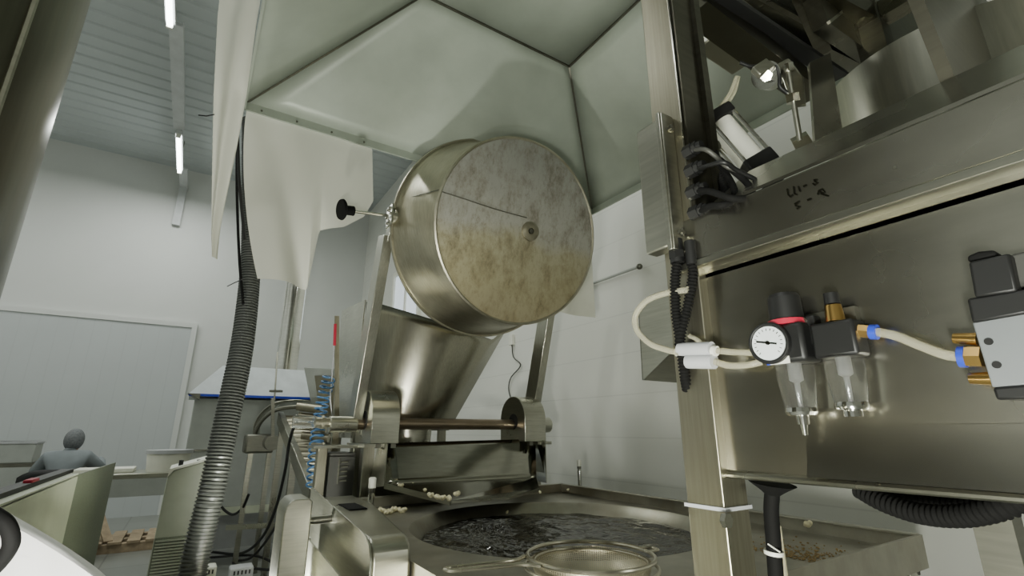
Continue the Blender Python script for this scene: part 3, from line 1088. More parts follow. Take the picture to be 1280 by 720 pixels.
for i in range(420):
    x = 1.72 + abs(rnd.gauss(0, .12))
    y = 1.0 + rnd.gauss(0, .09)
    if math.hypot(x - KX, y - KY) < .69 or y < .84 or x > 2.19:
        continue
    r = rnd.uniform(.0015, .005)
    mb.sphere((x, y, Z_TAB + r * .5), r, (1, 1, .6), 1)
tag(mb.build('crumbs', M['crumb']), 'scattered brown crumbs on the right corner of the fryer table', 'crumbs', kind='stuff')

# ------------------------------------------------------------------ dosing machine on the right
XP = .53
mc = thing('dosing_machine', 'large stainless dosing machine with post, panel and upper hopper at right', 'machine', (.8, .2, 0))
MB().box((.515, .368, 0), (.560, .418, 3.3)).build('post', M['steel_post'], mc, bevel=.0015)
MB().box((.5145, .3665, 1.52), (.5165, .3685, 3.3)).build('bright_edge', M['chrome'], mc)
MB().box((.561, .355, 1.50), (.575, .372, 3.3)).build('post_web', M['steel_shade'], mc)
MB().box((.5175, .362, 1.566), (.5605, .368, 3.3)).build('post_shade_face', M['steel_shade'], mc)  # dark cladding; the shade of this post face is put into its colour
MB().box((XP, -1.0, 1.256), (XP + .004, .368, 1.4985)).build('side_panel', M['steel_panel'], mc)
MB().tube([(XP, .368, 1.252), (XP, -1.0, 1.252)], .0045, 10).build('panel_bottom_roll', M['steel'], mc)
MB().box((XP, -1.0, 1.487), (XP + .03, .368, 1.4925)).build('panel_top_fold', M['steel'], mc)
MB().box((XP + .002, -1.0, 1.4925), (XP + .006, .368, 1.50)).build('recess_strip', M['steel_dark'], mc)
MB().box((.512, -1.0, 1.507), (.52, .405, 1.566)).build('beam_face', M['steel_panel'], mc, bevel=.002)
MB().box((.508, -1.0, 1.498), (.54, .405, 1.507)).build('beam_flange', M['steel'], mc, bevel=.001)
MB().prism([V(.514, -1.0, 1.567), V(.514, .30, 1.567), V(.514, .345, 1.567), V(.60, .33, 1.64), V(.60, -1.0, 1.64)], (0, 0, .004)).build('sloping_cover', M['steel_panel'], mc, smooth=False)
MB().box((.60, -1.0, 1.50), (1.15, .33, 1.56)).build('deck', M['steel_dark'], mc)
MB().box((XP + .006, -1.0, 1.25), (.95, .33, 1.26)).build('lower_deck', M['steel_dark'], mc)
for y in (-.95,):
    MB().box((.53, y, 0), (.58, y + .05, 1.5)).build('leg', M['steel_post'], mc)
MB().box((1.10, -1.0, 0), (1.15, -.95, 1.5)).build('leg', M['steel_post'], mc)
MB().box((1.10, .28, 1.0), (1.15, .33, 2.6)).build('rear_post', M['steel_dark'], mc)
# drum
dc = V(1.0, .19, 0)
MB().lathe(dc, (0, 0, 1), [(1.62, .18), (1.70, .185), (1.865, .185), (1.87, .178)], 64).build('round_drum', M['steel_v'], mc, solid=.003)
MB().lathe(dc, (0, 0, 1), [(1.60, .21), (1.625, .205), (1.64, .185)], 48).build('drum_flange', M['steel'], mc)
MB().prism([W(1012, 78, Y=.27), W(1038, 66, Y=.27), W(1056, 180, Y=.27), W(1020, 192, Y=.27)], (.006, .006, 0)).build('bracket_plate', M['steel_panel'], mc)
# channels running away along the top
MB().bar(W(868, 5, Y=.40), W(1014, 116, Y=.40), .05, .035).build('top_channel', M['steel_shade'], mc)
MB().bar(W(872, -20, Y=.37), W(1050, 96, Y=.37), .03, .01).build('channel_flange', M['black'], mc)
MB().bar(W(878, 48, Y=.46), W(925, 80, Y=.46), .04, .03).build('manifold_bar', M['steel'], mc, bevel=.003)
MB().prism([W(880, -40, Y=.43), W(1045, 92, Y=.43), W(1110, 110, Y=.43), W(1190, 40, Y=.43), W(1190, -60, Y=.43)], (0, .006, 0)).build('upper_plate', M['steel_panel'], mc)
MB().bar(W(905, -30, Y=.425), W(1140, 102, Y=.425), .012, .012).build('plate_rib', M['steel'], mc)
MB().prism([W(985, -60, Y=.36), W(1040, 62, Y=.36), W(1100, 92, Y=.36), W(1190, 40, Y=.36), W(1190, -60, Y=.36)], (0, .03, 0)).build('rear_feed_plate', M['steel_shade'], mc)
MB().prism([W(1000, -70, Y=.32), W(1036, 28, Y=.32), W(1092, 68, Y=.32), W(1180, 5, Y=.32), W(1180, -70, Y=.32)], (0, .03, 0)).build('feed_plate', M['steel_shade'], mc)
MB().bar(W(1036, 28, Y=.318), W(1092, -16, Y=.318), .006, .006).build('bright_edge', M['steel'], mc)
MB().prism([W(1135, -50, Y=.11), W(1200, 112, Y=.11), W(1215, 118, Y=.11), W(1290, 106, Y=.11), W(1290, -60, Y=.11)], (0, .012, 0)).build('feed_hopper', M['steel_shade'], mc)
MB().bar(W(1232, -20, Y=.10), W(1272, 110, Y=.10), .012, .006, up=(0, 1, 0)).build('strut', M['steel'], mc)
MB().grid(lambda u, v: (XP - .001 - .010 * v * v, .275 - 1.27 * u, 1.305 - .049 * v), 8, 12).build('reflecting_strip', M['steel_panel'], mc)  # curved strip added over the flat panel to catch a bright reflection
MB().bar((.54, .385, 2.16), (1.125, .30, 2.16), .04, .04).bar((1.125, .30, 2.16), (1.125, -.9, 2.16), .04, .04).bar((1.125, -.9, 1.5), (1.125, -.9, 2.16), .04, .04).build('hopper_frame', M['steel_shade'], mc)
# bolts on the post
for px, py in ((893, 183), (905, 650)):
    q = W(px, py, Y=.366)
    MB().hexnut(q, q - V(0, .006, 0), .008).build('bolt', M['steel'], mc)
q = W(915, 628, Y=.36)
# marker scribbles on the beam
mk = []


def stroke(pts):
    P = [W(px, py, X=.5112) for px, py in pts]
    mk.append(P)


stroke([(984, 236), (985, 243), (988, 246), (991, 243)])
stroke([(992, 233), (993, 242), (996, 243)])
stroke([(998, 233), (1000, 239)])
stroke([(1004, 233), (1008, 231)])
stroke([(1017, 225), (1021, 224), (1018, 227), (1022, 228), (1018, 231), (1016, 229)])
stroke([(993, 255), (999, 251), (994, 257), (1000, 258), (996, 261)])
stroke([(1009, 250), (1014, 248)])
stroke([(1022, 243), (1024, 238), (1028, 236), (1031, 240), (1026, 242), (1036, 245)])
stroke([(1023, 238), (1030, 243)])
m = MB()
for P in mk:
    m.tube(P, .0009, 6)
m.build('marker_writing', M['ink'], mc)

# outlet chute of the machine seen beyond the post
oc = thing('side_outlet_chute', 'small open-bottomed steel outlet chute beyond the post, below the junction box', 'chute', (1.15, 1.0, 1.5))
p0, p1, p2 = W(799, 388, s=1.45), W(848, 350, s=1.45), W(800, 475, s=1.45)
c4 = [V(1.085, 1.05, 1.64), V(1.085, .72, 1.64), V(1.085, .72, 1.52), V(1.085, 1.05, 1.44)]
c4 = [W(799, 388, X=1.10), W(880, 340, X=1.10), W(880, 400, X=1.10), W(804, 475, X=1.10)]
MB().prism(c4, (.004, 0, 0)).build('left_plate', M['steel'], oc)
e = [c4[3], c4[0], c4[0] + V(.3, 0, 0), c4[3] + V(.3, 0, 0)]
MB().prism(e, (0, .004, 0)).build('back_plate', M['steel_dark'], oc)
MB().prism([p + V(.3, 0, 0) for p in c4], (.004, 0, 0)).build('right_plate', M['steel'], oc)
MB().prism([c4[0], c4[1], c4[1] + V(.3, 0, 0), c4[0] + V(.3, 0, 0)], (0, 0, .004)).build('top_plate', M['steel'], oc)
MB().bar(V(1.12, .40, 1.60), V(1.12, .98, 1.60), .03, .03).build('support_bar', M['steel_dark'], oc)

# ------------------------------------------------------------------ junction box with glands and cables
jb = thing('junction_box', 'upright stainless junction box with black cable glands on the post', 'junction box', (.5, .4, 1.6))
MB().box((.492, .388, 1.530), (.514, .430, 1.722)).build('case', M['steel'], jb, bevel=.003)
MB().box((.488, .383, 1.523), (.497, .390, 1.728)).build('lid_edge', M['steel'], jb, bevel=.001)
MB().box((.490, .3805, 1.5235), (.5142, .386, 1.727)).build('door', M['steel'], jb, bevel=.001)
for z in (1.545, 1.70):
    MB().box((.4985, .374, z), (.5065, .383, z + .004)).cyl((.5025, .376, z - .003), (.5025, .376, z + .007), .0025, seg=10).build('hinge', M['steel_dark'], jb)
GL = [(866, 187), (869, 211), (871, 238), (874, 264)]
for px, py in GL:
    q = W(px, py, X=.512)
    g = MB().hexnut(q + V(0, .012, 0), q - V(0, .001, 0), .0095).cyl(q, q - V(0, .014, 0), .0075, .006, seg=16).hexnut(q - V(0, .003, 0), q - V(0, .008, 0), .0088).build('cable_gland', M['black'], jb)
g = W(846, 318, X=.503)
MB().cyl(g + V(0, 0, .02), g - V(0, 0, .012), .009, seg=16).hexnut(g + V(0, 0, .004), g - V(0, 0, .006), .0105).build('cable_gland', M['black'], jb)
g2 = W(864, 320, X=.508)
MB().cyl(g2 + V(0, 0, .02), g2 - V(0, 0, .012), .007, seg=16).build('cable_gland', M['black'], jb)


def cable(name, label, pts, r, mat='blackrub', ripple=None, cat='cable', group=None, seg=10):
    o = MB().tube(pts, r, seg, smooth=10, ripple=ripple).build(name, M[mat], angle=60)
    return tag(o, label, cat, group)


cable('signal_cable', 'thin dark cable leaving the top gland of the junction box', [W(868, 187, X=.51), W(882, 187, X=.50), W(895, 196, X=.51), W(908, 208, X=.53), W(930, 216, X=.54)], .0030, 'cabinet')
cable('signal_cable', 'thin black cable leaving the second gland of the junction box', [W(871, 211, X=.51), W(885, 207, X=.50), W(905, 203, X=.50), W(920, 212, X=.52), W(945, 225, X=.55), W(954, 233, X=.56)], .0028, 'black')
cable('signal_cable', 'thick black cable looping right from the third gland of the junction box', [W(873, 238, X=.51), W(890, 240, X=.498), W(915, 248, X=.50), W(935, 247, X=.52), W(940, 238, X=.53), W(930, 225, X=.54), W(912, 210, X=.54), W(900, 200, X=.55)], .0042, 'blackrub')
cable('signal_cable', 'thick black cable running right from the lowest side gland of the junction box', [W(876, 264, X=.51), W(888, 258, X=.50), W(905, 256, X=.50), W(918, 248, X=.52), W(915, 230, X=.54), W(900, 205, X=.56), W(893, 190, X=.57)], .0044, 'blackrub')
cable('signal_cable', 'black cable hanging down inside behind the post top', [W(888, 180, X=.58), W(897, 205, X=.58), W(905, 230, X=.57), W(917, 258, X=.56), W(925, 285, X=.57)], .0065, 'blackrub', ripple=(.005, .0005))
cable('corrugated_conduit', 'left of two black corrugated conduits hanging under the junction box', [g - V(0, 0, .01), W(844, 350, X=.50), W(845, 390, X=.50), W(850, 425, X=.503), W(856, 470, X=.51), W(862, 500, X=.53)], .0058, 'conduit', ripple=(.0042, .0009), cat='conduit', seg=14)
cable('corrugated_conduit', 'right of two black corrugated conduits hanging under the junction box', [g2 - V(0, 0, .01), W(866, 345, X=.508), W(860, 380, X=.505), W(852, 415, X=.503), W(849, 433, X=.505)], .0055, 'conduit', ripple=(.0042, .0009), cat='conduit', seg=14)

# clear tubes and grey union
cable('air_tube', 'clear plastic air tube looping left of the post into the grey union', [W(860, 362, X=.50), W(835, 366, X=.50), W(810, 375, X=.50), W(795, 393, X=.50), W(796, 412, X=.50), W(812, 429, X=.50), W(833, 437, X=.50), W(850, 441, X=.50)], .0042, 'tube', cat='tube', seg=14)
un = thing('tube_union', 'pale grey plastic push-in union block on the post', 'tube fitting', tuple(W(868, 444, X=.505)))
for (a, b_, r) in (((850, 437), (890, 436), .0085), ((860, 452), (893, 452), .0085)):
    MB().cyl(W(*a, X=.503), W(*b_, X=.503), r, seg=20).build('barrel', M['greyplastic'], un)
MB().cyl(W(846, 440, X=.503), W(852, 440, X=.503), .0055, seg=16).build('collar', M['white'], un)
MB().cyl(W(891, 438, X=.503), W(896, 439, X=.503), .006, seg=16).build('collar', M['white'], un)
MB().box(W(876, 458, X=.507), W(866, 432, X=.514)).build('mount', M['greyplastic'], un)
cable('air_tube', 'upper clear air tube from the grey union to the pressure regulator', [W(893, 438, X=.503), W(915, 440, X=.51), W(945, 441, X=.515)], .0036, 'tube', cat='tube', seg=12)
cable('air_tube', 'lower clear air tube from the grey union to the pressure regulator', [W(893, 452, X=.503), W(912, 457, X=.508), W(935, 456, X=.512), W(952, 452, X=.518)], .0038, 'tube', cat='tube', seg=12)
cable('air_tube', 'short clear tube crossing the post above the grey union', [W(862, 420, X=.507), W(872, 425, X=.503), W(880, 436, X=.503)], .003, 'tube', cat='tube', seg=12)

# ------------------------------------------------------------------ air filter regulator
fr_ = thing('filter_regulator', 'black air filter regulator with gauge and two clear bowls on the panel', 'regulator', tuple(W(1010, 440, X=.52)))
XF = .512


def Pn(px, py, X=XF):
    return W(px, py, X=X)


def vcyl(px0, py0, px1, py1, r0, r1=None, X=XF, seg=28):
    return MB().cyl(Pn(px0, py0, X), Pn(px1, py1, X), r0, r1, seg=seg)


def upcyl(px, py0, py1, r0, r1=None, X=XF, seg=28):
    a, b_ = Pn(px, py0, X), Pn(px, py1, X)
    b_ = V(a.x, a.y, b_.z)
    return MB().cyl(a, b_, r0, r1, seg=seg)


a = Pn(990, 440)
rx, ry = a.x, a.y
def zat(py, px=990):
    return Pn(px, py).z
z_top, z_kb, z_rb, z_bb, z_bw, z_dr = zat(366), zat(400), zat(407), zat(455), zat(518), zat(550)
mb = MB().lathe((rx, ry, 0), (0, 0, 1), [(z_kb, .0165), (z_top - .004, .0155), (z_top, .0135), (z_top, .0001)], 20)
mb.build('adjusting_knob', M['black'], fr_, angle=20)
MB().cyl((rx, ry, z_rb), (rx, ry, z_kb), .020, .0185).build('red_ring', M['red'], fr_)
MB().box((rx - .018, ry - .022, z_bb), (rx + .016, ry + .020, z_rb)).build('regulator_body', M['black'], fr_, bevel=.004)
ga = W(961, 429, X=.490)
gg = MB().lathe(ga, (-1, 0, 0), [(-.014, .0001), (-.014, .021), (.0015, .0215), (.0025, .020), (.0015, .0178), (-.003, .0176), (-.003, .0001)], 40).build('pressure_gauge', M['black'], fr_, bevel=.002)
MB().cyl(ga + V(.004, 0, 0), ga - V(.0012, 0, 0), .0174, seg=40).build('gauge_face', M['face'], gg)
MB().bar(ga + V(-.002, .012, .003), ga + V(-.002, -.009, -.002), .0006, .0016).cyl(ga - V(.001, 0, 0), ga - V(.003, 0, 0), .002, seg=12).build('needle', M['ink'], gg)
mbt = MB()
for k in range(17):
    aa = math.radians(-45 + 270 * k / 16)
    e = V(0, math.cos(aa), math.sin(aa))
    mbt.bar(ga - V(.0016, 0, 0) + e * .0128, ga - V(.0016, 0, 0) + e * .0150, .0005, .0005, up=(1, 0, 0))
mbt.build('scale_marks', M['ink'], gg)
MB().cyl(ga + V(.014, 0, 0), (rx, ry, ga.z), .006).build('gauge_stem', M['brass'], fr_)
MB().box((rx - .0185, ry - .006, z_bb - .001), (rx - .0175, ry + .014, z_bb + .006)).build('rating_plate', M['white'], fr_, smooth=False)
MB().box((rx - .0186, ry + .0145, z_bb - .001), (rx - .0172, ry + .0175, z_bb + .004)).build('blue_tab', M['blue'], fr_, smooth=False)


def bowl(x, y, z1, z0, r, nm):
    o = MB().lathe((x, y, 0), (0, 0, 1), [(z1, r), (z1 - (z1 - z0) * .3, r), (z0 + .004, r * .82), (z0, r * .7), (z0, .0001)], 32).build(nm, M['clear'], fr_)
    MB().lathe((x, y, 0), (0, 0, 1), [(z1, r * .3), (z1 - (z1 - z0) * .35, r * .3), (z1 - (z1 - z0) * .4, r * .12), (z0 + (z1 - z0) * .1, r * .1), (z0 + (z1 - z0) * .1, .0001)], 16).build('inner_stem', M['greyplastic'], o)
    return o


z_b0 = Pn(1003, 515).z
bw = bowl(rx, ry, z_bb, z_b0, .0175, 'filter_bowl')
MB().lathe((rx, ry, 0), (0, 0, 1), [(z_b0 + .004, .0145), (z_b0, .015), (z_b0 - .003, .013), (z_b0 - .004, .006), (z_b0 - .012, .0055), (z_b0 - .012, .0035), (z_b0 - .022, .0025), (z_b0 - .022, .0001)], 20).build('drain_valve', M['chrome'], fr_)
lb = Pn(1052, 440)
lx, ly = lb.x, lb.y
MB().box((lx - .012, ly - .019, Pn(1052, 447).z), (lx + .014, ly + .020, Pn(1052, 402).z)).build('lubricator_body', M['black'], fr_, bevel=.003)
MB().cyl((lx, ly, Pn(1045, 402).z), (lx, ly, Pn(1045, 381).z), .0085, .007).build('sight_dome', M['brass'], fr_)
MB().cyl((lx, ly, Pn(1042, 380).z), (lx, ly, Pn(1042, 366).z), .0068, .0064).build('lubricator_knob', M['black'], fr_)
MB().box((lx - .002, ly + .018, Pn(1024, 430).z), (lx + .012, ry - .018, Pn(1024, 392).z)).build('joining_clamp', M['black'], fr_, bevel=.002)
for dy in (.028, .035):
    MB().cyl((lx - .004, ly + dy, Pn(1024, 398).z), (lx + .004, ly + dy, Pn(1024, 398).z), .003, seg=10).build('clamp_screw', M['steel'], fr_)
zb0 = Pn(1070, 508).z
bw2 = bowl(lx, ly, Pn(1052, 447).z, zb0, .0165, 'lubricator_bowl')
MB().lathe((lx, ly, 0), (0, 0, 1), [(zb0 + .004, .0135), (zb0, .0142), (zb0 - .003, .013), (zb0 - .004, .008), (zb0 - .009, .008), (zb0 - .009, .0001)], 20).build('bowl_base', M['chrome'], fr_)
f0, f1, f2 = Pn(1072, 414), Pn(1088, 415), Pn(1097, 415)
f0.y = ly - .018
MB().hexnut(f0, f1, .0065).build('brass_fitting', M['brass'], fr_)
MB().cyl(f1, f2, .0068, seg=18).build('blue_collar', M['blue'], fr_)
MB().box((lx + .010, ly - .014, 1.385), (XP + .002, ry + .01, 1.415)).build('mounting_bracket', M['steel_dark'], fr_)
cable('air_tube', 'clear air tube joining the regulator to the solenoid valve', [Pn(1096, 415), Pn(1120, 420), Pn(1150, 432), Pn(1180, 443), Pn(1202, 446)], .0040, 'tube', cat='tube', seg=14)

# ------------------------------------------------------------------ solenoid valve
sv = thing('solenoid_valve', 'grey solenoid valve with black coil and brass fittings at right edge', 'valve', tuple(W(1250, 430, X=.52)))
XS = .505


def slab(pts, X, t, name, mat, bev=.002):
    return MB().prism([W(px, py, X=X) for px, py in pts], (t, 0, 0)).build(name, M[mat], sv, bevel=bev)


slab([(1215, 403), (1300, 388), (1315, 478), (1240, 484)], XS, .026, 'valve_body', 'valvegrey', .001)
slab([(1208, 373), (1300, 358), (1300, 389), (1215, 404)], XS - .002, .028, 'coil_base', 'black')
slab([(1210, 327), (1262, 316), (1272, 364), (1218, 372)], XS - .003, .026, 'coil', 'black')
slab([(1208, 320), (1222, 314), (1243, 312), (1246, 319), (1210, 328)], XS, .018, 'connector_cap', 'blackrub')
slab([(1262, 318), (1320, 305), (1320, 350), (1270, 362)], XS + .008, .018, 'pilot_head', 'cabinet')
slab([(1240, 484), (1315, 478), (1316, 498), (1245, 500)], XS, .024, 'end_block', 'black')
for px, py in ((1236, 427), (1246, 456)):
    q = W(px, py, X=XS)
    MB().cyl(q + V(.004, 0, 0), q - V(.0006, 0, 0), .0028, seg=12).build('screw_hole', M['black'], sv)
for (x0, y0, x1, y1) in ((1192, 423, 1222, 424), (1212, 473, 1240, 473)):
    MB().cyl(W(x0, y0, X=XS + .01), W(x1, y1, X=XS + .01), .0042, .0052, seg=16).build('brass_silencer', M['brass'], sv)
MB().hexnut(W(1208, 446, X=XS + .01), W(1228, 446, X=XS + .01), .0085).build('brass_fitting', M['brass'], sv)
MB().cyl(W(1199, 446, X=XS + .01), W(1208, 446, X=XS + .01), .0085, seg=18).build('blue_collar', M['blue'], sv)

# ------------------------------------------------------------------ air cylinder, bracket, rod
ac = thing('air_cylinder', 'small white air cylinder with black end blocks behind the post', 'air cylinder', tuple(W(930, 190, s=.86)))
s0, s1 = W(899, 154, s=.86), W(940, 201, s=.83)
dr = (s1 - s0).normalized()
MB().cyl(s0, s1, .022, seg=28).build('barrel', M['white'], ac)
MB().bar(s0 - dr * .018, s0 + dr * .003, .052, .052).build('end_block', M['black'], ac, bevel=.004)
MB().bar(s1, s1 + dr * .028, .052, .052).build('end_block', M['black'], ac, bevel=.004)
sd1 = dr.cross(V(0, 0, 1)).normalized()
up1 = sd1.cross(dr).normalized()
for i, j in ((1, 1), (1, -1), (-1, 1), (-1, -1)):
    MB().cyl(s0 + sd1 * .021 * i + up1 * .021 * j, s1 + sd1 * .021 * i + up1 * .021 * j + dr * .035, .0035, seg=10).build('tie_rod', M['chrome'], ac)
MB().cyl(s1 + dr * .025, s1 + dr * .09, .008, seg=14).build('piston_rod', M['chrome'], ac)
MB().bar(s1 + dr * .045 + up1 * .02, s1 + dr * .065 + up1 * -.025, .04, .02).build('clevis', M['black'], ac, bevel=.002)
cable('air_tube', 'thin clear tube drooping from the top channel to the air cylinder', [W(921, 96, s=.85), W(912, 118, s=.85), W(897, 140, s=.85), W(893, 160, s=.86), W(900, 180, s=.86), W(918, 196, s=.86), W(934, 204, s=.85)], .0038, 'tube', cat='tube')
cable('air_tube', 'second thin clear tube hanging beside the first above the air cylinder', [W(923, 96, s=.86), W(918, 115, s=.86), W(905, 138, s=.86), W(900, 160, s=.87)], .0034, 'tube', cat='tube')
lk = thing('level_linkage', 'bolted linkage bracket with threaded rod hanging from the top channel', 'linkage', tuple(W(985, 95, s=.8)))
MB().cyl(W(957, 94, s=.80), W(964, 96, s=.83), .022, seg=24).build('roller', M['chrome'], lk)
MB().bar(W(944, 92, s=.79), W(962, 80, s=.79), .012, .02).build('bracket', M['steel'], lk, bevel=.002)
MB().hexnut(W(958, 95, s=.785), W(959, 95, s=.80), .009).build('bolt', M['chrome'], lk)
MB().prism([W(966, 82, s=.8), W(985, 72, s=.8), W(1003, 96, s=.8), W(1006, 132, s=.8), W(990, 134, s=.8), W(978, 100, s=.8)], (.006, 0, .0)).build('link_plate', M['steel'], lk, bevel=.002)
MB().cyl(W(984, 78, s=.79), W(1000, 176, s=.79), .0042, seg=12).build('threaded_rod', M['steel'], lk)
for py, pxx in ((122, 990), (84, 985)):
    MB().hexnut(W(pxx, py - 4, s=.79), W(pxx + 1.5, py + 6, s=.79), .011 if py == 122 else .008).build('nut', M['chrome'], lk)
MB().prism([W(990, 178, s=.79), W(1010, 168, s=.79), W(1022, 186, s=.79), W(1000, 198, s=.79)], (.004, .004, .01)).build('lower_bracket', M['steel'], lk)
cable('signal_cable', 'thin black cable curling along the bolted linkage near the top', [W(925, 78, s=.8), W(940, 83, s=.8), W(958, 80, s=.8), W(970, 82, s=.79), W(974, 95, s=.79), W(975, 108, s=.79), W(984, 116, s=.79)], .003, 'black')

# ------------------------------------------------------------------ cables below the panel
hb = thing('cable_bundle', 'flared black cable sleeve hanging below the panel behind the post', 'cable', tuple(W(965, 660, X=.6)))
bp = [V(W(965, 604, X=.6)), W(965, 618, X=.6), W(964, 640, X=.6), W(967, 680, X=.6), W(970, 725, X=.6), W(972, 780, X=.6)]
MB().tube(bp, lambda t: .0085 + .018 * max(0, 1 - t * 5), 16, smooth=8).build('sleeve', M['blackrub'], hb)
MB().tube([W(960, 680, X=.592), W(975, 690, X=.592)], .001, 6).cyl(W(967, 688, X=.6) , W(967.2, 693, X=.6), .0105).build('cable_tie', M['white'], hb)
cable('corrugated_conduit', 'thick black corrugated conduit sagging under the panel at right', [W(1075, 612, X=.58), W(1105, 628, X=.57), W(1150, 642, X=.56), W(1200, 645, X=.55), W(1250, 635, X=.54), W(1300, 615, X=.54)], .0085, 'conduit', ripple=(.005, .0008), cat='conduit', seg=16)
cable('corrugated_conduit', 'second black conduit sagging just above the first under the panel', [W(1100, 612, X=.60), W(1150, 625, X=.60), W(1210, 632, X=.59), W(1270, 625, X=.58), W(1310, 610, X=.58)], .008, 'conduit', ripple=(.005, .0008), cat='conduit', seg=16)
_p = W(974, 690, s=1.05)
cable('pale_pipe', 'pale yellow plastic pipe standing beside the black sleeve at the fryer', [V(_p.x, _p.y, 1.10), V(_p.x, _p.y, .8), V(_p.x, _p.y, 0)], .011, 'popcorn', cat='pipe')
tie = tag(MB().box((.5125, .3655, W(870, 632, X=.515).z - .002), (.5625, .4205, W(870, 632, X=.515).z + .002)).build('cable_tie', M['greyplastic'], smooth=False), 'pale grey cable tie strapped round the lower post', 'cable tie')

# ------------------------------------------------------------------ foreground left: tank, sheet guard, cloth
vt = thing('steel_tank', 'tall dark cylindrical stainless tank rising along the left edge', 'tank', (-.55, .74, 0))
vc = V(-.552, .742, 0)
VR = .345
MB().lathe(vc, (0, 0, 1), [(.35, VR * .6), (.5, VR), (3.4, VR), (3.5, VR * .7), (3.52, .001)], 128).build('shell', M['steel_vat'], vt)
MB().tube([vc + V(VR * math.cos(-.25), VR * math.sin(-.25), .5), vc + V(VR * math.cos(-.25), VR * math.sin(-.25), 3.4)], .004, 8).build('weld_bead', M['steel'], vt)
for a in (.4, 2.5, 4.6):
    MB().cyl(vc + V(.22 * math.cos(a), .22 * math.sin(a), 0), vc + V(.22 * math.cos(a), .22 * math.sin(a), .45), .02).build('leg', M['steel'], vt)

sg = thing('sheet_guard', 'pale green folded sheet-metal guard with sloping top at lower left', 'guard', (-.3, 2.5, 0))
ZG = 1.15
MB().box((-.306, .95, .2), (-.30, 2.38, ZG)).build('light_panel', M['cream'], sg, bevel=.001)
MB().prism([V(-.30, 2.38, .2), V(-.30, 2.38, ZG), W(145, 578, s=2.62), V(W(145, 578, s=2.62).x, W(145, 578, s=2.62).y, .2)], (-.006, 0, 0)).build('shaded_speckled_panel', M['creamdark'], sg)  # speckle is its own; the darker tone puts the fold's shade into colour
MB().box((-.34, .95, ZG - .004), (-.30, 2.38, ZG + .004)).build('top_fold', M['cream'], sg)
for y in (1.0, 2.3):
    MB().box((-.34, y, 0), (-.306, y + .03, ZG - .01)).build('leg', M['steel_dark'], sg)
rl = thing('black_rail', 'black rail with small red clip lying along the pale guard top', 'rail', (-.33, 1.9, ZG))
MB().box((-.36, 1.2, ZG + .004), (-.325, 2.45, ZG + .016)).build('rail', M['black'], rl)
q = W(46, 603, X=-.325)
MB().box((-.345, q.y - .05, ZG + .014), (-.325, q.y + .03, ZG + .024)).build('red_clip', M['red'], rl, bevel=.003)

# white cloth bundle
cl = thing('white_cloth_bundle', 'overexposed white cloth draped in the bottom left corner', 'cloth', (-.3, 1.0, 0))


ridge = smooth_path([W(-90, 585, s=.86), W(-30, 612, s=.84), W(4, 638, s=.82), W(45, 662, s=.80), W(90, 690, s=.78), W(132, 722, s=.76), W(165, 765, s=.74), W(180, 830, s=.72)], 6)


def clfn(u, v):
    p = lerp_list(ridge, u)
    w = abs(2 * v - 1)                      # 0 on the ridge, 1 at both hems
    sg_ = 1 if v > .5 else -1
    out = V(.842 * .30 + .0, -.9, 0).normalized()
    d = .07 * math.sin(min(1, w * 1.8) * PI / 2) + .02 * w * math.sin(9 * u + 2 * w) + .012 * w * math.sin(23 * u)
    drop = .03 * (1 - math.cos(min(1, w * 2) * PI / 2)) + .45 * max(0, w - .3)
    return p + out * d * sg_ * (1 if sg_ > 0 else .35) - V(0, 0, drop)


MB().grid(clfn, 60, 44).build('cloth', M['cloth'], cl, solid=.003)
MB().box((-.26, 1.08, 0), (-.17, 1.15, .9)).build('support_post', M['greyenamel'], cl)
tag(MB().tube([W(-12, 640, s=.62), W(8, 655, s=.62), W(14, 680, s=.62), W(-2, 705, s=.62), W(-20, 720, s=.62)], .009, 12, smooth=6).build('carry_strap', M['blackrub']), 'rounded black strap end over the white cloth at the left edge', 'strap')

# ------------------------------------------------------------------ background left
cbn = thing('control_cabinet', 'pale green cabinet with sloped top and vent grille behind the hose', 'cabinet', (.05, 3.7, 0))
prof = [(3.52, 0), (3.52, 1.12), (3.60, 1.16), (3.95, 1.22), (3.95, 0)]
prof = [V(-.08, 3.62, 0), V(-.055, 3.62, 1.04), V(-.03, 3.62, 1.075), V(.16, 3.62, 1.13), V(.18, 3.62, 0)]
MB().prism(prof, (0, .35, 0)).build('case', M['cabinetgreen'], cbn, bevel=.004)
MB().prism([V(-.055, 3.61, 1.04), V(-.03, 3.61, 1.077), V(.16, 3.61, 1.132), V(.16, 3.61, 1.145), V(-.05, 3.61, 1.085)], (0, .37, 0)).build('lid', M['white'], cbn)
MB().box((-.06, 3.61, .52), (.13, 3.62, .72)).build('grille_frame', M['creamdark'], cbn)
for k in range(12):
    MB().box((-.055, 3.60, .53 + k * .0155), (.125, 3.612, .538 + k * .0155)).build('grille_slat', M['cabinetgreen'], cbn)
for x in (.0, .09):
    MB().cyl((x, 3.7, 1.09), (x, 3.7, 1.128), .012).build('button', M['black'], cbn)

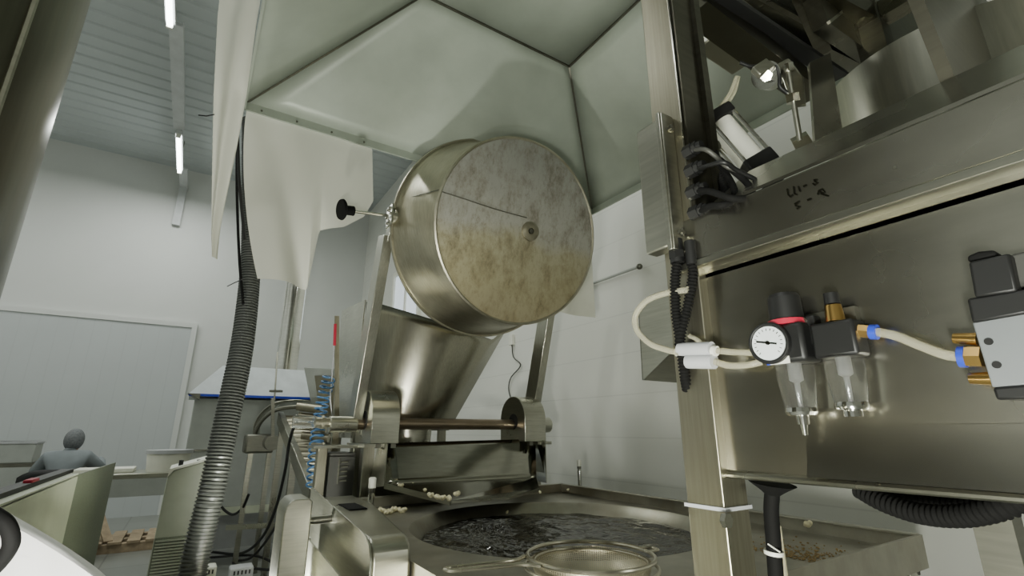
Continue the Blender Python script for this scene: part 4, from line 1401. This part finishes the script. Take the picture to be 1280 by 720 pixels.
wt = thing('work_table', 'long steel work table with deep pale apron beside the seated person', 'table', (-.35, 5.7, 0))
MB().box((-.85, 5.4, .91), (.10, 5.97, .95)).build('table_top', M['steel'], wt, bevel=.004)
MB().box((-.85, 5.4, .77), (.10, 5.42, .91)).build('apron', M['greyenamel'], wt)
for x in (-.81, .03):
    for y in (5.43, 5.9):
        MB().box((x, y, 0), (x + .05, y + .05, .91)).build('leg', M['greyenamel'], wt)
tb = thing('white_tub', 'wide pale tub with grey lid standing on the work table', 'tub', (-.07, 5.65, .95))
MB().lathe((-.10, 5.65, 0), (0, 0, 1), [(.95, .0001), (.95, .155), (1.10, .17)], 40).build('tub', M['white'], tb)
MB().lathe((-.10, 5.65, 0), (0, 0, 1), [(1.10, .182), (1.13, .182), (1.135, .0001)], 40).build('lid', M['greyplastic'], tb)
tag(MB().box((-.75, 5.6, .95), (-.34, 5.9, .985)).build('shallow_tray', M['white'], bevel=.006), 'shallow pale tray on the work table beside the tub', 'tray')

t2 = thing('packing_table', 'grey table with dark front at far left behind the seated person', 'table', (-2, 8.2, 0))
MB().box((-3.4, 7.95, .90), (-1.0, 8.7, .94)).build('table_top', M['steel_dark'], t2)
MB().box((-3.4, 7.95, .60), (-1.0, 7.97, .90)).build('apron', M['greyenamel'], t2)
for x in (-3.35, -1.06):
    MB().box((x, 8.0, 0), (x + .05, 8.05, .9)).build('leg', M['greyenamel'], t2)
    MB().box((x, 8.6, 0), (x + .05, 8.65, .9)).build('leg', M['greyenamel'], t2)
for i, (x0, x1, h, lb_) in enumerate(((-2.6, -1.95, .26, 'left of two long grey crates on the table at far left'), (-1.92, -1.45, .24, 'right of two grey crates on the table, left of the seated person'))):
    t = thing('grey_crate', lb_, 'crate', ((x0 + x1) / 2, 8.2, .94), 'grey crates on the far table')
    MB().box((x0, 8.0, .94), (x1, 8.35, .94 + h)).build('body', M['greyenamel'], t, bevel=.01)
    MB().box((x0 - .01, 7.99, .94 + h - .03), (x1 + .01, 8.36, .94 + h)).build('rim', M['greyplastic'], t, bevel=.004)

pb = thing('wooden_pallet', 'wooden pallet boards lying under the work table', 'pallet', (-.2, 7.6, 0))
for k in range(3):
    MB().box((-.75, 7.4 + k * .3, .0), (.3, 7.5 + k * .3, .09)).build('bearer', M['wood'], pb)
for k in range(6):
    MB().box((-.72 + k * .17, 7.38, .09), (-.60 + k * .17, 8.15, .115)).build('board', M['wood'], pb)
MB().bar((-.55, 7.45, .115), (-.75, 7.8, .45), .09, .02).build('leaning_board', M['wood'], pb)
tag(MB().box((-.98, 7.0, 0), (-.62, 7.3, .38)).build('pale_box', M['card'], bevel=.006), 'pale cardboard box on the floor left of the pallet', 'box')

# oven with canopy
ov = thing('oven_machine', 'grey oven with pale sloping canopy and blue stripe in the background', 'oven', (.6, 6.4, 0))
MB().box((0.02, 6.1, .55), (1.5, 7.2, 1.62)).build('body', M['greyenamel'], ov, bevel=.006)
cp = [V(-.03, 0, 1.66), V(.19, 0, 1.965), V(1.5, 0, 1.965), V(1.5, 0, 1.66)]
mb = MB()
mb.ring_loft([[V(-.04, 6.0, 1.66), V(1.5, 6.0, 1.66), V(1.5, 7.3, 1.66), V(-.04, 7.3, 1.66)], [V(.22, 6.12, 1.97), V(1.5, 6.12, 1.97), V(1.5, 7.1, 1.97), V(.22, 7.1, 1.97)]])
mb.build('canopy', M['paleenamel'], ov, smooth=False)
MB().box((-.04, 5.99, 1.635), (1.5, 6.0, 1.66)).build('blue_stripe', M['blue'], ov)
MB().prism([V(-.05, 5.98, 1.66), V(.06, 5.98, 1.60), V(.06, 5.98, 1.66)], (0, .3, 0)).build('corner_bracket', M['steel_dark'], ov)
MB().box((.02, 6.08, .48), (1.5, 6.12, .55)).build('lower_rail', M['cream'], ov)
MB().box((.05, 6.2, .15), (1.5, 7.1, .50)).build('burner_box', M['greyplastic'], ov)
for x in (.08, 1.4):
    MB().box((x, 6.15, 0), (x + .06, 6.21, .5)).build('leg', M['steel_dark'], ov)
    MB().box((x, 7.05, 0), (x + .06, 7.11, .5)).build('leg', M['steel_dark'], ov)
MB().box((.02, 6.085, 1.10), (.22, 6.10, 1.115)).build('hinge_bar', M['steel_dark'], ov)
dt = W(358, 457, Y=6.5)
tag(MB().tube([(dt.x, 6.5, 1.96), (dt.x, 6.5, CZ + .02)], .125, 28).build('exhaust_duct', M['chrome']), 'round vertical exhaust duct rising from the oven canopy to ceiling', 'duct')

gbx = thing('hanging_control_box', 'slanted grey control box beside the blue coiled hose', 'control box', tuple(W(405, 490, s=4.2)))
pp = [W(380, 459, s=4.4), W(425, 461, s=4.4), W(425, 530, s=4.4), W(394, 530, s=4.4)]
MB().prism(pp, (.05, .25, 0)).build('case', M['greyenamel'], gbx, bevel=.006)
pp = [W(393, 470, s=4.38), W(425, 470, s=4.38), W(425, 520, s=4.38), W(400, 520, s=4.38)]
MB().prism(pp, (.01, -.012, 0)).build('front_panel', M['steel_post'], gbx)
MB().box((pp[2].x - .05, pp[2].y + .1, 0), (pp[2].x, pp[2].y + .15, pp[2].z)).build('stand', M['steel_dark'], gbx)

# incline conveyor
cv_ = thing('incline_conveyor', 'inclined stainless roller conveyor rising toward the oven', 'conveyor', tuple(W(360, 600, s=4.2)))
TL, BL = W(350, 522, s=5.0), W(390, 622, s=3.3)
TR, BR = W(392, 522, s=5.1), W(432, 622, s=3.35)
for a, b_ in ((TL, BL), (TR, BR)):
    MB().bar(a, b_, .05, .12).build('side_rail', M['steel'], cv_, bevel=.004)
n = 16
for i in range(n):
    f = (i + .5) / n
    MB().cyl(TL.lerp(BL, f), TR.lerp(BR, f), .04, seg=14).build('roller', M['steel_post'], cv_)
for f, base in ((.12, 0), (.55, 0)):
    for a, b_ in ((TL, BL), (TR, BR)):
        q = a.lerp(b_, f)
        MB().box((q.x - .025, q.y - .025, .06), (q.x + .025, q.y + .025, q.z - .03)).build('leg', M['steel'], cv_)
        MB().cyl((q.x, q.y, 0), (q.x, q.y, .07), .035, .02, seg=14).build('foot', M['steel_dark'], cv_)
q = TL.lerp(BL, .12)
MB().bar(V(q.x - .35, q.y + .1, .45), V(q.x + .05, q.y, .45), .04, .04).build('stretcher', M['steel'], cv_)
mt = W(322, 553, s=4.9)
MB().box((mt.x - .12, mt.y - .12, mt.z - .10), (mt.x + .14, mt.y + .12, mt.z + .08)).build('gear_box', M['steel_dark'], cv_, bevel=.02)
MB().cyl((mt.x + .10, mt.y - .1, mt.z), (mt.x + .10, mt.y - .3, mt.z), .07).build('motor', M['steel_dark'], cv_)
for dx in (-.05, .12):
    MB().box((mt.x + dx - .022, mt.y - .02, .06), (mt.x + dx + .022, mt.y + .02, mt.z - .08)).build('leg', M['steel'], cv_)
    MB().cyl((mt.x + dx, mt.y, 0), (mt.x + dx, mt.y, .07), .035, .02, seg=14).build('foot', M['steel_dark'], cv_)
# return hood of the conveyor
pts = [W(316, 548, s=4.9), W(318, 530, s=4.9), W(328, 514, s=4.9), W(345, 503, s=4.9), (W(372, 500, s=5.0)), W(398, 503, s=5.1)]
pc = smooth_path(pts, 8)
MB().ring_loft([[p, p + V(.08, .22, 0)] for p in pc], cap=False, closed=False).build('curved_guard', M['steel'], cv_, solid=.008)
pc2 = [p + V(.02, -.02, -.07) for p in pc]
MB().tube(pc2, .02, 10).build('guide_rod', M['steel_dark'], cv_)
MB().bar(W(341, 498, s=4.7), W(341, 545, s=4.7), .03, .03, up=(1, 0, 0)).build('sensor_upright', M['steel'], cv_)
MB().bar(W(347, 440, s=4.7), W(343, 500, s=4.7), .014, .014, up=(1, 0, 0)).build('thin_rod', M['steel'], cv_)
MB().bar(W(338, 489, s=4.7), W(352, 489, s=4.7), .05, .02).build('cross_clamp', M['steel_dark'], cv_)
for k in range(4):
    a = W(372 + k * 2, 508 + k * 12, s=4.2)
    MB().cyl(a, W(402 + k * 3, 512 + k * 12, s=4.2), .035, seg=14).build('roller', M['steel_post'], cv_)

# blue coil hose
path = smooth_path([W(412, 470, s=3.25), W(404, 500, s=3.25), W(398, 535, s=3.2), W(394, 570, s=3.1), W(391, 612, s=3.0)], 20)
fr2 = frames(path)
cp_ = []
turns = 19
for i in range(turns * 12 + 1):
    f = i / (turns * 12) * (len(path) - 1)
    j = min(int(f), len(path) - 2)
    c_ = path[j].lerp(path[j + 1], f - j)
    a, b_ = fr2[j]
    w = 2 * PI * i / 12
    cp_.append(c_ + (a * math.cos(w) + b_ * math.sin(w)) * .040)
tag(MB().tube(cp_, .0062, 6).build('coiled_hose', M['bluecoil'], angle=80), 'blue coiled air hose hanging beside the conveyor', 'hose')
# loose black cables
cable('floor_cable', 'long black cable falling from the conveyor head to the floor loop', [W(405, 525, s=3.6), W(372, 530, s=3.9), W(362, 552, s=4.0), (W(356, 590, s=4.0)), W(343, 640, s=4.1), W(325, 675, s=4.3), W(300, 692, s=4.6), W(265, 690, s=4.9)], .012, 'black')
cable('floor_cable', 'black cable drooping between the hose and the conveyor leg', [W(272, 612, s=4.7), W(276, 632, s=4.7), W(290, 643, s=4.7), W(303, 635, s=4.7), W(311, 618, s=4.7)], .012, 'black')
cable('floor_cable', 'black cable looping on the floor below the drive cover', [W(346, 656, s=4.0), W(330, 680, s=4.3), W(312, 698, s=4.5), W(292, 702, s=4.6), W(300, 708, s=4.4), W(345, 712, s=4.2), W(335, 700, s=4.4), W(310, 694, s=4.6), W(262, 697, s=4.8)], .011, 'black')
# low bench with white connectors
bn = thing('low_bench', 'low pale bench behind the hose at the bottom', 'bench', (.35, 3.2, 0))
MB().box((.02, 3.05, .36), (.60, 3.40, .40)).build('bench_top', M['greyenamel'], bn, bevel=.004)
for x in (.05, .55):
    for y in (3.08, 3.35):
        MB().box((x - .02, y - .02, 0), (x + .02, y + .02, .37)).build('leg', M['steel_dark'], bn)

for (px, w, lb_, mt_) in ((257, .05, 'small white plug block on the low bench just right of the hose foot', 'white'), (302, .055, 'small perforated pale socket block on the low bench', 'greyplastic')):
    a_ = W(px, 707, Y=3.2)
    t = thing('connector_block', lb_, 'connector', (a_.x, 3.2, .40))
    MB().box((a_.x - w, 3.15, .40), (a_.x + w, 3.25, a_.z)).build('body', M[mt_], t, bevel=.008)
    for k in range(5):
        MB().box((a_.x - w * .7 + k * w * .32, 3.145, a_.z - .03), (a_.x - w * .7 + k * w * .32 + w * .14, 3.152, a_.z - .012)).build('slot', M['black'], t)

# ------------------------------------------------------------------ seated worker
person = thing('person', 'person in grey overalls and hooded cap sitting with back turned at the far table', 'person', (-1.09, 7.5, 0))


def skin_obj(name, verts, edges, radii, mat, parent, root=0):
    me = bpy.data.meshes.new(name)
    me.from_pydata([tuple(V(v) - world_loc(parent)) for v in verts], edges, [])
    o = bpy.data.objects.new(name, me)
    COL.objects.link(o)
    o.parent = parent
    sk = o.modifiers.new('skin', 'SKIN')
    sk.use_smooth_shade = True
    lay = me.skin_vertices[0].data if me.skin_vertices else None
    if lay is None:
        bpy.context.view_layer.objects.active = o
        bpy.ops.mesh.customdata_skin_add()
        lay = me.skin_vertices[0].data
    for i, r in enumerate(radii):
        lay[i].radius = r if isinstance(r, tuple) else (r, r)
    lay[root].use_root = True
    ss = o.modifiers.new('subd', 'SUBSURF')
    ss.levels = 2
    ss.render_levels = 2
    me.materials.append(mat)
    return o


bx_, by_ = -1.09, 7.5
v = [(bx_, by_, .52), (bx_, by_ + .03, .68), (bx_, by_ + .08, .86), (bx_, by_ + .13, .98), (bx_, by_ + .16, 1.06), (bx_, by_ + .19, 1.12),
     (bx_ - .17, by_ + .13, 1.00), (bx_ - .27, by_ + .20, .84), (bx_ - .22, by_ + .42, .93), (bx_ - .20, by_ + .50, .955),
     (bx_ + .17, by_ + .13, 1.00), (bx_ + .30, by_ + .22, .88), (bx_ + .27, by_ + .42, .95), (bx_ + .25, by_ + .50, .965),
     (bx_ - .10, by_ + .05, .50), (bx_ - .13, by_ + .42, .50), (bx_ - .13, by_ + .42, .12), (bx_ - .13, by_ + .52, .05),
     (bx_ + .10, by_ + .05, .50), (bx_ + .13, by_ + .42, .50), (bx_ + .13, by_ + .42, .12), (bx_ + .13, by_ + .52, .05)]
e_ = [(0, 1), (1, 2), (2, 3), (3, 4), (4, 5), (3, 6), (6, 7), (7, 8), (8, 9), (3, 10), (10, 11), (11, 12), (12, 13), (0, 14), (14, 15), (15, 16), (16, 17), (0, 18), (18, 19), (19, 20), (20, 21)]
r_ = [(.17, .14), (.155, .13), (.17, .135), (.15, .12), (.07, .07), (.05, .05), .085, .06, .045, .035, .085, .06, .045, .035, .10, .075, .05, .04, .10, .075, .05, .04]
skin_obj('overalls', v, e_, r_, M['workwear'], person)
hdv = V(bx_ + .01, by_ + .21, 1.185)
hm = MB()
hm.grid(lambda u, w: (hdv.x + .078 * math.sin(PI * w) * math.cos(2 * PI * u), hdv.y + .098 * math.sin(PI * w) * math.sin(2 * PI * u), hdv.z + .115 * math.cos(PI * w) * (1.0 if w < .5 else 1.1)), 28, 18)
head = hm.build('head', M['skin'], person)
MB().cyl(hdv + V(0, .09, -.01), hdv + V(0, .118, -.025), .014, .006, seg=10).build('nose', M['skin'], head)
for sx in (-1, 1):
    MB().sphere(hdv + V(.028 * sx, .088, .01), .011).build('eye', M['white'], head)
    MB().sphere(hdv + V(.08 * sx, .005, -.01), .022, (.35, .8, 1.2)).build('ear', M['skin'], head)
MB().sphere(hdv + V(0, .086, -.055), .02, (1.1, .4, .3)).build('mouth', M['red'], head)
hm = MB()


def hoodfn(u, w):
    a = 2 * PI * u
    ph = PI * w * .80
    bulge = 1 + .05 * math.sin(6 * a)
    return (hdv.x + .088 * math.sin(ph) * math.cos(a) * bulge, hdv.y - .016 + .105 * math.sin(ph) * math.sin(a) * (.72 if math.sin(a) > 0 else 1), hdv.z + .012 + .122 * math.cos(ph))


hm.grid(hoodfn, 36, 18)
hm.build('hooded_cap', M['hairnet'], person, solid=.004)
for sx in (-1, 1):
    hnd = V(bx_ + (.25 if sx > 0 else -.20), by_ + .53, .965)
    palm = MB().sphere(hnd, .038, (.9, 1.1, .45)).build('hand', M['skin'], person)
    for k in range(4):
        x = hnd.x + (-.026 + .0175 * k)
        L = (.055, .065, .062, .048)[k]
        MB().tube([V(x, hnd.y + .03, hnd.z), V(x, hnd.y + .03 + L * .6, hnd.z + .004), V(x, hnd.y + .03 + L, hnd.z - .010)], lambda t: .0085 - .002 * t, 8, smooth=3).build('finger', M['skin'], palm)
    MB().tube([V(hnd.x - sx * .03, hnd.y, hnd.z), V(hnd.x - sx * .055, hnd.y + .025, hnd.z), V(hnd.x - sx * .058, hnd.y + .05, hnd.z - .005)], .009, 8, smooth=3).build('thumb', M['skin'], palm)
chh = thing('dark_chair', 'dark chair carrying the seated person in grey', 'chair', (bx_, by_, 0))
MB().box((bx_ - .24, by_ - .15, .40), (bx_ + .24, by_ + .30, .44)).build('seat', M['black'], chh, bevel=.01)
MB().grid(lambda u, w: (bx_ - .02 - .30 + .60 * u, by_ - .21 + .05 * (2 * u - 1) ** 2, .50 + .40 * w * (1 - .18 * (2 * u - 1) ** 4)), 16, 8).build('backrest', M['black'], chh, solid=.03)
for sx in (-.2, .2):
    MB().box((bx_ + sx - .015, by_ - .17, 0), (bx_ + sx + .015, by_ - .14, .70)).build('leg', M['steel_dark'], chh)
    MB().box((bx_ + sx - .015, by_ + .25, 0), (bx_ + sx + .015, by_ + .28, .41)).build('leg', M['steel_dark'], chh)
